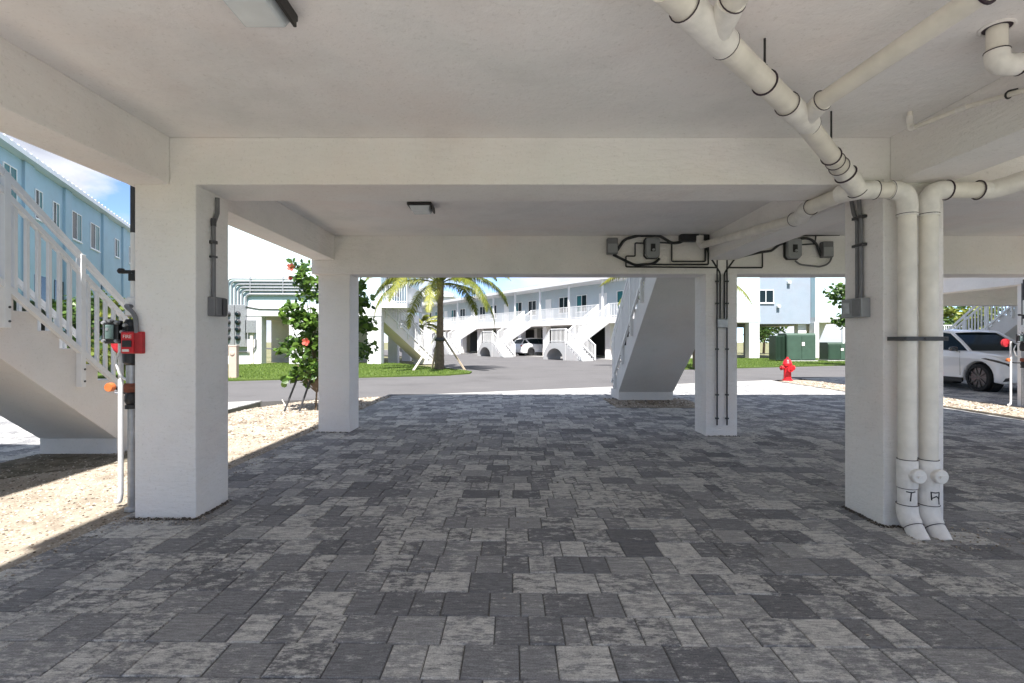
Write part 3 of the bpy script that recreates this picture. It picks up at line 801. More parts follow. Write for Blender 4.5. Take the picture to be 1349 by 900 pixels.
cable([(848, 321), (836, 321), (836, 338), (824, 338), (824, 352), (944, 353)], .011, 'lowest black conduit stepping left around the left disconnect box', .02, 'conduit')
cable([(838, 349), (932, 349), (932, 318)], .012, 'middle black conduit under the black wiring box', .02, 'conduit')
cable([(866, 320), (884, 321), (884, 345), (928, 345), (928, 320)], .012, 'upper black conduit forming a rectangle below the wiring box', .02, 'conduit')
cable([(928, 322), (934, 339)], .015, 'short black cable falling from the wiring box to the column', .05)
cable([(957, 353), (1003, 353), (1003, 333)], .011, 'black conduit rising right of the middle column', .02, 'conduit')
cable([(968, 340), (1000, 333), (1015, 331), (1026, 322), (1034, 321)], .018, 'black cable lying left of the right disconnect box', .12)
cable([(1050, 316), (1064, 313), (1074, 322), (1080, 338)], .019, 'black cable looping from the right disconnect box to the right grey box', .2)
cable([(1046, 344), (1052, 349), (1078, 352), (1092, 348), (1094, 338)], .012, 'grey cable sagging under the right disconnect box', .15, m=GREYB2)
cable([(1052, 311), (1104, 310)], .014, 'black conduit along the ceiling to the right column', .02, 'conduit')
cable([(1053, 323), (1072, 322), (1073, 312)], .010, 'short black conduit right of the right disconnect box', .02, 'conduit')

# ------------------------------------------------------------------ sprinkler riser on the left column (and its twin on the next block)
def text_mesh(name, body, size, parent, loc, rot, m, ext=.001):
    cu = bpy.data.curves.new(name, 'FONT'); cu.body = body; cu.size = size; cu.extrude = ext; cu.align_x = 'CENTER'; cu.align_y = 'CENTER'
    tmp = bpy.data.objects.new('tmp', cu); C.objects.link(tmp)
    me = bpy.data.meshes.new_from_object(tmp.evaluated_get(bpy.context.evaluated_depsgraph_get()))
    bpy.data.objects.remove(tmp); me.materials.append(m)
    o = bpy.data.objects.new(name, me); C.objects.link(o); o.parent = parent; o.location = loc; o.rotation_euler = rot
    return o
def riser(loc, label):
    t = thing('sprinkler_riser', loc, label, 'fire riser', 'fire sprinkler risers on the blocks')
    # local: x to the right of the pipe, y depth, pipe axis at 0
    b = MB(); b.cyl((0, 0, -.05), (0, 0, .80), .030, seg=18); b.build('riser_pipe', GALV, t, 40)
    b = MB(); b.lathe([(.05, 0), (.05, .02), (.034, .035)], (0, 0, .0), 'Z', 18); b.build('flange', GALV, t, 40)
    b = MB(); b.cyl((.03, .06, .0), (.03, .06, 2.53), .014, seg=12); b.build('conduit', GREYB2, t, 40)
    b = MB(); b.tube(path([(-.215, .12, .03), (-.175, .10, .035), (-.165, .10, .10), (-.165, .10, 1.34)], .03), .019, 14); b.build('conduit', WMETAL, t, 40)
    b = MB(); b.cyl((0, 0, .80), (0, 0, .83), .048, seg=16); b.lathe([(.036, .83), (.05, .86), (.05, .90), (.036, .93)], (0, 0, 0), 'Z', 16); b.build('coupling', BLACK, t, 40)
    b = MB(); b.lathe([(.05, .93), (.056, .945), (.056, .985), (.05, 1.0)], (0, 0, 0), 'Z', 16); b.bar((-.0, -.055, .965), (.05, -.05, .965), .018); b.build('clamp', RUST, t, 35)
    b = MB(); b.cyl((0, 0, 1.0), (0, 0, 1.14), .040, seg=18); b.build('pipe_sleeve', GALV, t, 40)
    b = MB(); b.lathe([(.038, 1.14), (.06, 1.16), (.064, 1.24), (.05, 1.30), (.062, 1.38), (.06, 1.46), (.04, 1.50)], (0, 0, 0), 'Z', 18)
    b.bar((-.02, -.06, 1.27), (.03, -.06, 1.27), .05); b.bar((.02, -.05, 1.42), (.05, -.075, 1.42), .045); b.build('valve_body', BLACK, t, 40)
    b = MB(); b.box(-.175, -.055, -.07, -.01, 1.31, 1.49); b.build('flow_switch', BLACK, t, bevel=.012)
    b = MB(); b.box(-.150, -.085, -.084, -.071, 1.345, 1.455); b.build('switch_cover', TEAL, t, bevel=.006)
    for x, z in ((-.165, 1.33), (-.065, 1.33), (-.165, 1.47), (-.065, 1.47), (-.115, 1.485), (-.02, 1.40), (.01, 1.36), (.0, 1.45), (-.13, 1.42)): b = MB(); b.lathe([(.012, -.016), (.015, -.006), (.015, .02)], (x, -.073, z), 'Y', 8); b.build('bolt', GALV, t, 40)
    b = MB()
    for k in range(20):
        pass
    ringpt(b, (-.215, .16, 1.31), (.25, 1, 0), .075, tr=.012); b.lathe([(.012, -.02), (.07, -.01), (.07, .01), (.012, .02)], (-.215, .16, 1.31), 'Y', 20)
    b.build('handwheel', WHEELR, t, 40)
    b = MB(); b.tube(path([(-.12, .04, 1.26), (-.165, .04, 1.18), (-.12, .04, 1.04), (-.03, .01, 1.02)], .08), .010, 10); b.build('tube', WMETAL, t, 40)
    b = MB(); b.lathe([(.0, -.022), (.032, -.022), (.036, -.015), (.036, .015), (.026, .022), (.02, .04)], (-.235, .08, .96), 'Y', 16); b.build('hose_inlet', ORANGE, t, 40)
    b = MB(); b.bar((-.235, .14, .95), (-.10, .10, .90), .02); b.bar((-.10, .10, .90), (0, .02, .90), .02); b.build('bracket', BLACK, t)
    b = MB(); b.lathe([(.03, 1.52), (.05, 1.53), (.05, 1.66), (.03, 1.675)], (.005, 0, 0), 'Z', 18); b.build('canister', WMETAL, t, 40)
    b = MB(); b.cyl((.01, 0, 1.67), (.01, 0, 2.18), .020, seg=14); b.build('upper_pipe', WMETAL, t, 40)
    b = MB(); b.cyl((.01, 0, 2.18), (.01, 0, 2.60), .021, seg=14); b.build('upper_pipe', DARKG, t, 40)  # top of the white pipe, coloured dark grey for the shade on it
    b = MB(); b.box(-.085, .04, -.02, .02, 1.86, 1.885); b.lathe([(.02, 0), (.03, .02), (.02, .04)], (-.085, 0, 1.86), 'Z', 10); b.box(-.01, .035, -.03, .02, 1.80, 1.86); b.build('pipe_clamp', BLACK, t, bevel=.003)
    b = MB(); b.tube(path([(.02, -.03, 1.60), (.06, -.16, 1.60), (.175, -.20, 1.53), (.18, -.195, 1.39)], .12), .016, 12); b.build('flexible_conduit', GREYB2, t, 40)
    # red bell box on the column face
    b = MB(); b.box(.065, .225, -.205, -.155, 1.235, 1.40); b.build('alarm_box', REDP, t, bevel=.008)
    b = MB(); b.box(.075, .168, -.212, -.206, 1.242, 1.392); b.build('alarm_panel', HYDR, t, bevel=.003)
    b = MB(); b.box(.085, .155, -.220, -.213, 1.285, 1.335); b.build('alarm_window', BLACK, t, bevel=.004)
    b = MB(); b.box(.085, .135, -.216, -.213, 1.25, 1.268); b.build('alarm_plate', TEXTW, t)
    text_mesh('lettering', 'FIRE', .036, t, (.121, -.2135, 1.362), (R(90), 0, 0), TEXTW)
    return t
riser((-2.985, 4.02, .024), 'grey sprinkler riser with red FIRE alarm box on the large left column')
riser((10.42, 10.42, .012), 'sprinkler riser with red wheel and valves in front of the white car')

# ------------------------------------------------------------------ windows helper for walls
def frame_M(o, ux, n):
    """local x along the wall, y up, z outward"""
    return axisM(ux, (0, 0, 1), n, o)
def window(parent, M, x, z, w_, h_, glass=GLASSD, glass2=None, sill=True, name='window'):
    b = MB(); f = .05
    b.box(x - f, x, z - f, z + h_ + f, .001, .05, M); b.box(x + w_, x + w_ + f, z - f, z + h_ + f, .001, .05, M)
    b.box(x, x + w_, z + h_, z + h_ + f, .001, .05, M); b.box(x, x + w_, z - f, z, .001, .05, M)
    b.box(x + w_ / 2 - .025, x + w_ / 2 + .025, z, z + h_, .001, .045, M)
    if sill: b.box(x - f - .04, x + w_ + f + .04, z - f - .06, z - f - .001, .001, .09, M)
    o = b.build(name, WMETAL, parent)
    for a, c, g in ((x, x + w_ / 2 - .026, glass), (x + w_ / 2 + .026, x + w_, glass2 or glass)):
        b = MB(); b.box(a, c, z, z + h_, .002, .02, M); b.build('pane', g, o)
    return o
def railing(parent, M, x0, x1, z, y0, h=1.05, step=.12, name='railing', gaps=()):
    b = MB()
    segs = []; cur = x0
    for g0, g1 in gaps:
        segs.append((cur, g0)); cur = g1
    segs.append((cur, x1))
    for a, c in segs:
        if c - a < .1: continue
        for zz in (z + .08, z + h - .05): b.box(a, c, zz, zz + .05, y0 - .02, y0 + .02, M)
        n = max(2, int((c - a) / step))
        for i in range(n + 1):
            x = a + (c - a) * i / n; hw = .03 if i % 12 == 0 else .013
            b.box(x - hw, x + hw, z, z + h, y0 - .014, y0 + .014, M)
    return b.build(name, WMETAL, parent)

# ------------------------------------------------------------------ pale block opposite, left (with the meters)
WY = 29.5
t = thing('apartment_building', (-12, WY, 0), 'pale aqua apartment block behind the lawn, with electric meters on its wall', 'building')
o = t.location
xr = -7.55
openings = [(-14.45, -12.85), (-11.9, -8.35)]
b = MB(); b.box(-16.9 - o.x, xr - o.x, 0, 12, 3.42, 9.6); b.build('upper_wall', AQUA, t)
b = MB(); b.box(-16.9 - o.x, xr + .02 - o.x, -.03, 12, 2.82, 3.418); b.build('beam', WHITEW, t)
xs = [-16.9] + [v for p in openings for v in p] + [xr]
for i in range(0, len(xs), 2):
    b = MB(); b.box(xs[i] - o.x, xs[i + 1] - o.x, 0, .6, -.1, 2.818); b.build('pier', WHITEW, t)
b = MB(); b.box(-16.8 - o.x, -9.0 - o.x, 6.2, 6.5, -.1, 2.818); b.build('back_wall', STUCCO, t)
b = MB(); b.box(-14.2 - o.x, -13.6 - o.x, 3.4, 4.0, -.1, 2.3); b.build('door', WMETAL, t)
for y in (4.2, 8.4, 11.4): b = MB(); b.box(xr - .62 - o.x, xr - o.x, y, y + .6, -.1, 2.818); b.build('pier', WHITEW, t)
b = MB(); b.box(xr + .022 - o.x, -6.05 - o.x, .02, 5.0, 3.30, 3.55); b.build('balcony', WHITEW, t)
M = frame_M((xr + .05 - o.x, .05, 0), (1, 0, 0), (0, -1, 0)); railing(t, M, 0, 1.42, 3.55, 0, 1.1, .13, 'balcony_railing')
M = frame_M((-6.08 - o.x, .06, 0), (0, 1, 0), (1, 0, 0)); railing(t, M, 0, 4.9, 3.55, 0, 1.1, .13, 'balcony_railing')
b = MB(); b.box(-6.75 - o.x, -6.0 - o.x, .35, .5, 3.56, 6.4); b.build('balcony_post', WHITEW, t) if False else b.bm.free()
b = MB(); b.box(xr + .03 - o.x, -5.7 - o.x, .1, 5.2, 6.3, 6.5); b.build('balcony_roof', WHITEW, t)
M = frame_M((xr - o.x, 0, 0), (0, 1, 0), (1, 0, 0))
window(t, M, 1.0, 4.3, 1.3, 1.2); window(t, M, 3.3, 4.3, 1.3, 1.2)
# meter bank on that wall
t = thing('meter_bank', (-15.9, WY, 0), 'grey bank of eight electric meters with bent conduits on the pale wall', 'electric meters')
def mb(px, py): v = P(px, py, WY); return v.x + 15.9, v.z
for k, (a, c) in enumerate(((298.5, 312), (312.5, 326))):
    x0, z1 = mb(a, 402); x1, z0 = mb(c, 457); b = MB(); b.box(x0, x1, -.28, -.002, z0, z1); b.build('cabinet', GALV, t, bevel=.012)
for a in (304, 317):
    for py in (414, 424.5, 434, 445):
        x, z = mb(a, py); m_ = MB(); m_.lathe([(.16, 0), (.16, -.05), (.13, -.06), (.12, -.14), (.07, -.16), (0, -.16)][::-1], (x, -.281, z), 'Y', 14)
        me = m_.build('meter', DARKG, t, 40)
        m_ = MB(); m_.lathe([(.10, -.162), (.09, -.17), (0, -.17)][::-1], (x, -.281, z), 'Y', 12); m_.build('dial', GLASSD, me, 40)
for i, (vx, hy) in enumerate(((301.5, 367.5), (306, 371), (311, 375), (315.5, 379), (320, 383), (325, 388))):
    x, zt_ = mb(vx, hy); zb = mb(vx, 403)[1]
    b = MB(); b.tube(path([(x, -.10, zb), (x, -.10, zt_), (6.6, -.10, zt_ - .02)], .30), .048 if i < 5 else .07, 10); b.build('conduit', GALV, t, 40)
b = MB()
for px in (331, 374):
    x, z = mb(px, 368); b.box(x - .03, x + .03, -.14, -.05, mb(px, 390)[1], z + .12)
b.build('strut', GALV, t)
x0, z0 = mb(328, 454); b = MB(); conduit_run(b, [(x0 - .1, -.06, mb(0, 404)[1]), (x0 + .1, -.06, mb(0, 405)[1]), (x0 + .6, -.06, mb(0, 407)[1]), (x0 + 2.2, -.06, mb(0, 407.5)[1])], .03, .3); conduit_run(b, [(x0 - 1.4, -.08, .75), (x0 + .2, -.08, .75), (x0 + .42, -.08, 1.05), (x0 + .42, -.08, 1.55)], .04, .3); b.build('conduit', GREYB2, t, 40)
t = thing('junction_box', (-14.95, WY, 2.2), 'small pale cabinet on the wall right of the electric meters', 'cabinet')
b = MB(); b.box(-.28, .22, -.22, -.002, -.35, .38); b.build('box', GALV, t, bevel=.01)
b = MB(); b.box(-.1, .06, -.12, -.002, -2.2, -.352); b.build('post', WOODW, t)
t = thing('utility_pedestal', (-9.95, 18.3, .05), 'pinkish utility pedestal standing on the lawn by the road', 'utility pedestal')
b = MB(); b.box(-.14, .14, -.1, .1, -.05, 1.12); b.build('body', CREAMT, t, bevel=.015)
b = MB(); b.box(-.15, .15, -.11, .11, 1.121, 1.17); b.lathe([(.085, -.106), (.085, -.12), (.05, -.13), (0, -.13)][::-1], (0, 0, .88), 'Y', 14); b.build('cap', CREAMT, t, bevel=.008)

# ------------------------------------------------------------------ long two-storey row
U = Vector((-.545, .838, 0)); NO = Vector((-.838, -.545, 0)); P0 = Vector((7.9, 38, 0))
t = thing('apartment_building', P0, 'long two storey white and grey-blue row with balcony beyond the parking lot', 'building')
M = frame_M((0, 0, 0), U, NO)      # x along, y up, z outward (balcony edge at z=0)
T0, T1 = -3.0, 42.0
def rb(b, x0, x1, z0, z1, d0, d1): b.box(x0, x1, z0, z1, d0, d1, M)
b = MB(); rb(b, T0, T1, 2.75, 3.2, -9, 0); b.build('floor_slab', STUCCO, t)
b = MB(); rb(b, T0, T1, 3.201, 6.1, -9, -1.7); b.build('upper_wall', ROWW, t)
b = MB(); rb(b, T0, T1, 6.101, 6.35, -9.2, .35); b.build('roof_eave', WHITEW, t)
b = MB()
prof = [(.35, 6.352), (-4.5, 7.25), (-9.3, 6.352)]
v0 = [b.bm.verts.new(M @ Vector((T0 - .3, z, d))) for d, z in prof]; v1 = [b.bm.verts.new(M @ Vector((T1, z, d))) for d, z in prof]
b._f(v0); b._f(v1[::-1])
for i in range(3): b._f([v0[i], v0[(i + 1) % 3], v1[(i + 1) % 3], v1[i]])
b.build('roof', MROOF, t)
for k in range(11):
    x = T0 + .4 + k * 4.1
    for d in (-.6, -5.5): b = MB(); rb(b, x, x + .55, -.1, 2.748, d - .55, d); b.build('column', STUCCO, t)
    b = MB(); rb(b, x + .2, x + .34, 3.2, 6.1, -.15, -.02); b.build('balcony_post', WMETAL, t)
b = MB(); rb(b, T0, T1, -.1, 2.748, -8.8, -8.6)  # near-black sheet in place of the shade deep in the carport
b.build('back_wall', CARPORT_SHADE, t)
stair_t = (1.6, 11.8, 22.1, 32.3)
railing(t, M, T0, T1, 3.2, -.06, 1.05, .16, 'balcony_railing', [(s - .65, s + .65) for s in stair_t])
MW = frame_M(NO * -1.7, U, NO)
for k in range(18):
    x = T0 + 1.1 + k * 2.45
    if k % 3 == 2:
        b = MB(); b.box(x, x + .9, 3.202, 5.3, .001, .04, MW); d = b.build('door', WMETAL, t)
        b = MB(); b.cyl(MW @ Vector((x + .12, 4.2, .05)), MW @ Vector((x + .12, 4.2, .09)), .03, seg=8); b.build('handle', DARKG, d)
    else: window(t, MW, x, 3.95, 1.25, 1.35, GLASSD, GLASST if k % 2 else GLASSD)

def court_stair(s, label):
    t = thing('staircase', P0 + U * s, label, 'staircase', 'white staircases of the long row')
    # upper flight outwards, landing, lower flight back toward the road; local frame x=along, y=up, z=out
    w2 = .62
    n = 11; run = 2.9; zl = 1.25; rr = (3.2 - zl) / n
    pts = []
    z = 3.2; d = .02
    for i in range(n):
        pts.append((d, z)); d += run / n; pts.append((d, z)); z -= rr
    pts += [(d, zl), (d, zl - .22), (.02, 2.72)]
    A_ = axisM(NO, (0, 0, 1), U, (0, 0, 0))
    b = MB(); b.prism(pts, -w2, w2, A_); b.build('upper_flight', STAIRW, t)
    L0 = run + .02; Ld = 1.35
    # landing with a ramped end, carried on an open arch
    ue = 2.0
    poly = [(-w2, 0), (-w2 + .22, 0)]
    for k in range(13):
        a = math.pi * k / 12; poly.append((.62 - math.cos(a) * 1.0, .86 * math.sin(a)))
    poly += [(ue - .2, 0), (ue, 0), (ue, .45), (1.2, zl - .002), (-w2, zl - .002)]
    B0 = axisM(U, (0, 0, 1), NO, (0, 0, 0))
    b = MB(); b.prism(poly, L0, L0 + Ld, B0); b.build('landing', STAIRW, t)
    # lower flight
    n2 = 7; run2 = 1.75; r2 = zl / n2; pts = [(-w2 - .002, 0)]
    z = zl - r2; q = -w2 - .002
    for i in range(n2):
        pts.append((q, z)); q -= run2 / n2; pts.append((q, z)); z -= r2
    pts = [p for p in pts if p[1] >= -.001]
    pts.append((q, 0)) if pts[-1][1] > 0.01 else None
    B_ = axisM(U, (0, 0, 1), NO, (0, 0, 0))
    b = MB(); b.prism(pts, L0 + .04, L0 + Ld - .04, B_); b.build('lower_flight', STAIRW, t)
    def rail(pa, pb, nm, k=1.0):
        b = MB(); pa, pb = Vector(pa), Vector(pb); up = Vector((0, 0, 1))
        b.bar(pa + up * 1.0, pb + up * 1.0, .06); b.bar(pa + up * .12, pb + up * .12, .05)
        L = (pb - pa).length; m_ = max(2, int(L / .15))
        for i in range(m_ + 1):
            p = pa.lerp(pb, i / m_); hw = .08 if i in (0, m_) else .03; b.bar(p - up * .05, p + up * 1.05, hw)
        b.build(nm, WMETAL, t)
    for e in (-w2 + .05, w2 - .05): rail(U * e + Vector((0, 0, 3.2)), NO * L0 + U * e + Vector((0, 0, zl)), 'railing')
    
    rail(NO * (L0 + Ld - .06) + U * 1.2 + Vector((0, 0, zl)), NO * (L0 + Ld - .06) + U * (-w2) + Vector((0, 0, zl)), 'railing')
    rail(NO * (L0 + Ld - .06) + U * 1.2 + Vector((0, 0, zl)), NO * (L0 + Ld - .06) + U * (ue - .02) + Vector((0, 0, .45)), 'railing')
    for dd_ in (L0 + .08, L0 + Ld - .08): rail(NO * dd_ + U * (-w2 - .01) + Vector((0, 0, zl)), NO * dd_ + U * (-w2 - run2) + Vector((0, 0, .1)), 'railing')
for s, l in zip(stair_t, ('nearest white staircase of the long row, with an arch under its landing', 'second white staircase of the long row, left of a parked car', 'third white staircase of the long row, behind hanging palm leaves', 'farthest white staircase of the long row, behind the palm trunk')): court_stair(s, l)

# ------------------------------------------------------------------ block at the right behind the transformers
WY2 = 40.0
t = thing('apartment_building', (20, WY2, 0), 'pale block with a grey-blue middle wall behind the green transformers', 'building')
o = t.location
def rx(px): return (px - CX) / F * WY2 - 20
def add(nm, m_, *a, **k): b = MB(); b.box(*a); return b.build(nm, m_, t, **k)
xa, xb, xc, xd = rx(940), rx(1001), rx(1074), rx(1140)
add('upper_wall', AQUA, xa, xb, 0, 12, 3.25, 9.8); add('beam', WHITEW, xa, xb, -.03, 12, 2.85, 3.248)
add('upper_wall', GREYB, xb + .002, xc - .002, .6, 12, 2.75, 9.8)
add('upper_wall', AQUA, xc, xd, 0, 12, 3.25, 9.8); add('beam', WHITEW, xc, xd, -.03, 12, 2.85, 3.248)
for a, c in ((rx(987), rx(1000.5)), (xa, xa + .8), (rx(1073), rx(1079)), (xd - .8, xd)):
    add('pier', WHITEW, a, c, .0, .7, -.1, 2.848)
add('pier', STUCCO, rx(1060), rx(1071), .9, 1.5, -.1, 2.748); add('pier', STUCCO, rx(1022), rx(1030), 5, 5.6, -.1, 2.748)
add('roof', MROOF, xa - .5, xd + .5, -.9, 12.5, 9.802, 10.1)
M = frame_M((0, .6, 0), (1, 0, 0), (0, -1, 0))
window(t, M, rx(1004), 4.45, 1.15, .95)
for px, py in ((1044, 372), (1030, 404)):
    v = P(px, py, WY2); x, z = v.x - 20, v.z
    b = MB(); b.box(x - .12, x + .12, .36, .598, z - .05, z + .14); b.build('wall_light', WMETAL, t, bevel=.02)
# stair flight seen under the right part
b = MB(); b.prism([(rx(1080), .1), (rx(1090), .1), (rx(1110), 2.9), (rx(1094), 2.9)], 2.0, 3.2, axisM((1, 0, 0), (0, 0, 1), (0, 1, 0), (0, 0, 0))); b.build('flight', STUCCO, t)
# ------------------------------------------------------------------ three-storey blue block at the left, receding
UB = Vector((-.394, .919, 0)); NB = Vector((.919, .394, 0)); PB = Vector((-21.2, 20.2, 0))
t = thing('apartment_building', PB, 'light blue three storey block with white metal eave behind the left staircase', 'building')
M = frame_M((0, 0, 0), UB, NB)
S0, S1 = -9, 48
b = MB(); b.box(S0, S1, 3.3, 9.75, -12, 0, M); b.build('upper_wall', BLUEW, t)
b = MB(); b.box(S0 - .4, S1 + .4, 9.752, 9.98, -12, .45, M); b.build('roof_eave', MROOF, t)
b = MB(); 
for i in range(95): b.box(S0 + i * .6, S0 + i * .6 + .06, 9.982, 10.06, -6, .44, M)
b.build('roof_seam', MROOF, t)
b = MB(); b.box(S0, S1, -.1, 3.298, -8, -7.7, M); b.build('back_wall', CARPORT_SHADE, t)  # painted near black for the shaded depth of the open ground floor
for s in (-9, -3.2, 2.4, 8.2, 14, 19.8, 26.4): b = MB(); b.box(s, s + .6, -.1, 3.298, -.62, -.02, M); b.build('column', BLUEW, t)
for s in (3.8, 8.4, 14.5, 18.8, 24, 31): b = MB(); b.box(s, s + .9, 3.3, 9.74, .001, .12, M); b.build('pilaster', BLUEW, t)
for s, z, w_, h_, g in ((2.1, 7.3, 1.1, 1.8, GLASST), (5.1, 7.4, .7, 1.35, GLASSD), (7.1, 7.4, .7, 1.25, GLASSD), (9.6, 7.25, 1.35, 1.5, GLASSD), (12.5, 7.2, 1.5, 1.5, GLASSD), (17.2, 7.4, .9, 1.2, GLASSD), (20.6, 7.4, 1.0, 1.2, GLASSD), (-3.5, 7.4, 1.2, 1.4, GLASST),
                       (1.0, 4.3, .8, 1.5, GLASSD), (10.7, 4.0, 1.4, 1.4, GLASSD), (14.2, 4.1, 1.3, 1.3, GLASSD), (-3.4, 4.3, 1.2, 1.4, GLASSD)):
    window(t, M, s, z, w_, h_, g, GLASST)
for s in (4.9, 6.6, 8.2):
    b = MB(); b.box(s - .9, s + .2, 3.32, 4.6, .002, .03, M); b.build('window', GLASSD, t)  # plain dark panels added for the dark band at this level
# far white block between the palm and the row
t = thing('apartment_building', (-15.5, 92, 0), 'distant white block seen behind the palm trunk', 'building')
b = MB(); b.box(-4.5, 4.5, 0, 8, -.1, 9.4); b.build('wall', WHITEW, t)
b = MB(); b.box(-5, 5, -.6, 8.6, 9.402, 9.8); b.prism([(-5, 9.802), (5, 9.802), (2, 11.0), (-2, 11.0)], -.6, 8.6, axisM((1, 0, 0), (0, 0, 1), (0, 1, 0), (0, 0, 0))); b.build('roof', MROOF, t)
M = frame_M((0, 0, 0), (1, 0, 0), (0, -1, 0))
for x in (-3.2, -.6, 2.0): window(t, M, x, 6.6, 1.1, 1.4, sill=False)

# ------------------------------------------------------------------ utilities and hydrant
def transformer(x, y, w_, d_, h_, label, m1, m2, tall=True):
    t = thing('transformer', (x, y, .05), label, 'transformer box', 'green transformer boxes')
    b = MB(); b.box(-w_ / 2 - .1, w_ / 2 + .1, -d_ / 2 - .1, d_ / 2 + .1, -.1, .06); b.build('pad', CONC, t)
    b = MB(); b.prism([(-d_ / 2, .061), (d_ / 2, .061), (d_ / 2, h_), (-d_ / 2 + .1, h_), (-d_ / 2, h_ - .12)], -w_ / 2, w_ / 2, axisM((0, 1, 0), (0, 0, 1), (1, 0, 0), (0, 0, 0))); b.build('cabinet', m1, t, bevel=.02)
    for k in (0, 1):
        x0 = -w_ / 2 + .05 + k * (w_ / 2 - .02); b = MB(); b.box(x0, x0 + w_ / 2 - .08, -d_ / 2 - .03, -d_ / 2 - .002, .12, h_ - .18); b.build('door', m2 if k else m1, t, bevel=.01)
    b = MB(); b.box(.02, .2, -d_ / 2 - .045, -d_ / 2 - .031, h_ * .55, h_ * .68); b.build('sticker', TEXTW, t)
    return t
t1 = transformer(19.0, 34.2, 1.9, 1.2, 1.85, 'big green transformer box behind the red hydrant', UTIL, UTIL)
# fin bank at the left of the big one
b = MB()
b.box(-1.55, -.96, -.35, .55, .08, 1.7)
for k in range(7): b.box(-1.53 + k * .085, -1.50 + k * .085, -.43, -.352, .15, 1.62)
b.build('cooling_fins', UTIL2, t1)
transformer(21.75, 34.4, 1.6, 1.0, 1.25, 'smaller dark green transformer box right of the big one', UTIL2, UTIL)
t = thing('fire_hydrant', (9.42, 17.5, .02), 'red fire hydrant on the sunny strip by the road', 'fire hydrant')
b = MB(); b.lathe([(.0, -.02), (.17, -.02), (.17, .03), (.125, .04), (.12, .10), (.115, .50), (.15, .51), (.15, .545), (.125, .55)], seg=24); b.build('barrel', HYDR, t, 40)
b = MB(); b.lathe([(.15, .551), (.15, .58), (.135, .60), (.12, .66), (.08, .72), (.04, .74), (.035, .80), (0, .80)], seg=24); b.build('bonnet', HYDR, t, 40)
for s, n_ in ((-1, 'outlet_cap'), (1, 'outlet_cap')):
    b = MB(); b.lathe([(.06, 0), (.06, .08), (.085, .085), (.085, .125), (.03, .13), (.03, .16), (0, .16)], (0, 0, 0), 'X', 14)
    ob = b.build(n_, HYDR if s > 0 else REDP, t, 40); ob.location = (s * .10, 0, .43); ob.rotation_euler = (0, 0, 0 if s > 0 else math.pi)
b = MB(); b.lathe([(.08, 0), (.08, -.07), (.105, -.075), (.105, -.115), (.03, -.12), (.03, -.15), (0, -.15)][::-1], (0, -.10, .40), 'Y', 16); b.build('pumper_cap', HYDR, t, 40)
for k in range(8):
    b = MB(); a = k * math.pi / 4; b.cyl((math.cos(a) * .14, math.sin(a) * .14, .03), (math.cos(a) * .14, math.sin(a) * .14, .05), .014, seg=6); b.build('bolt', DARKG, t)

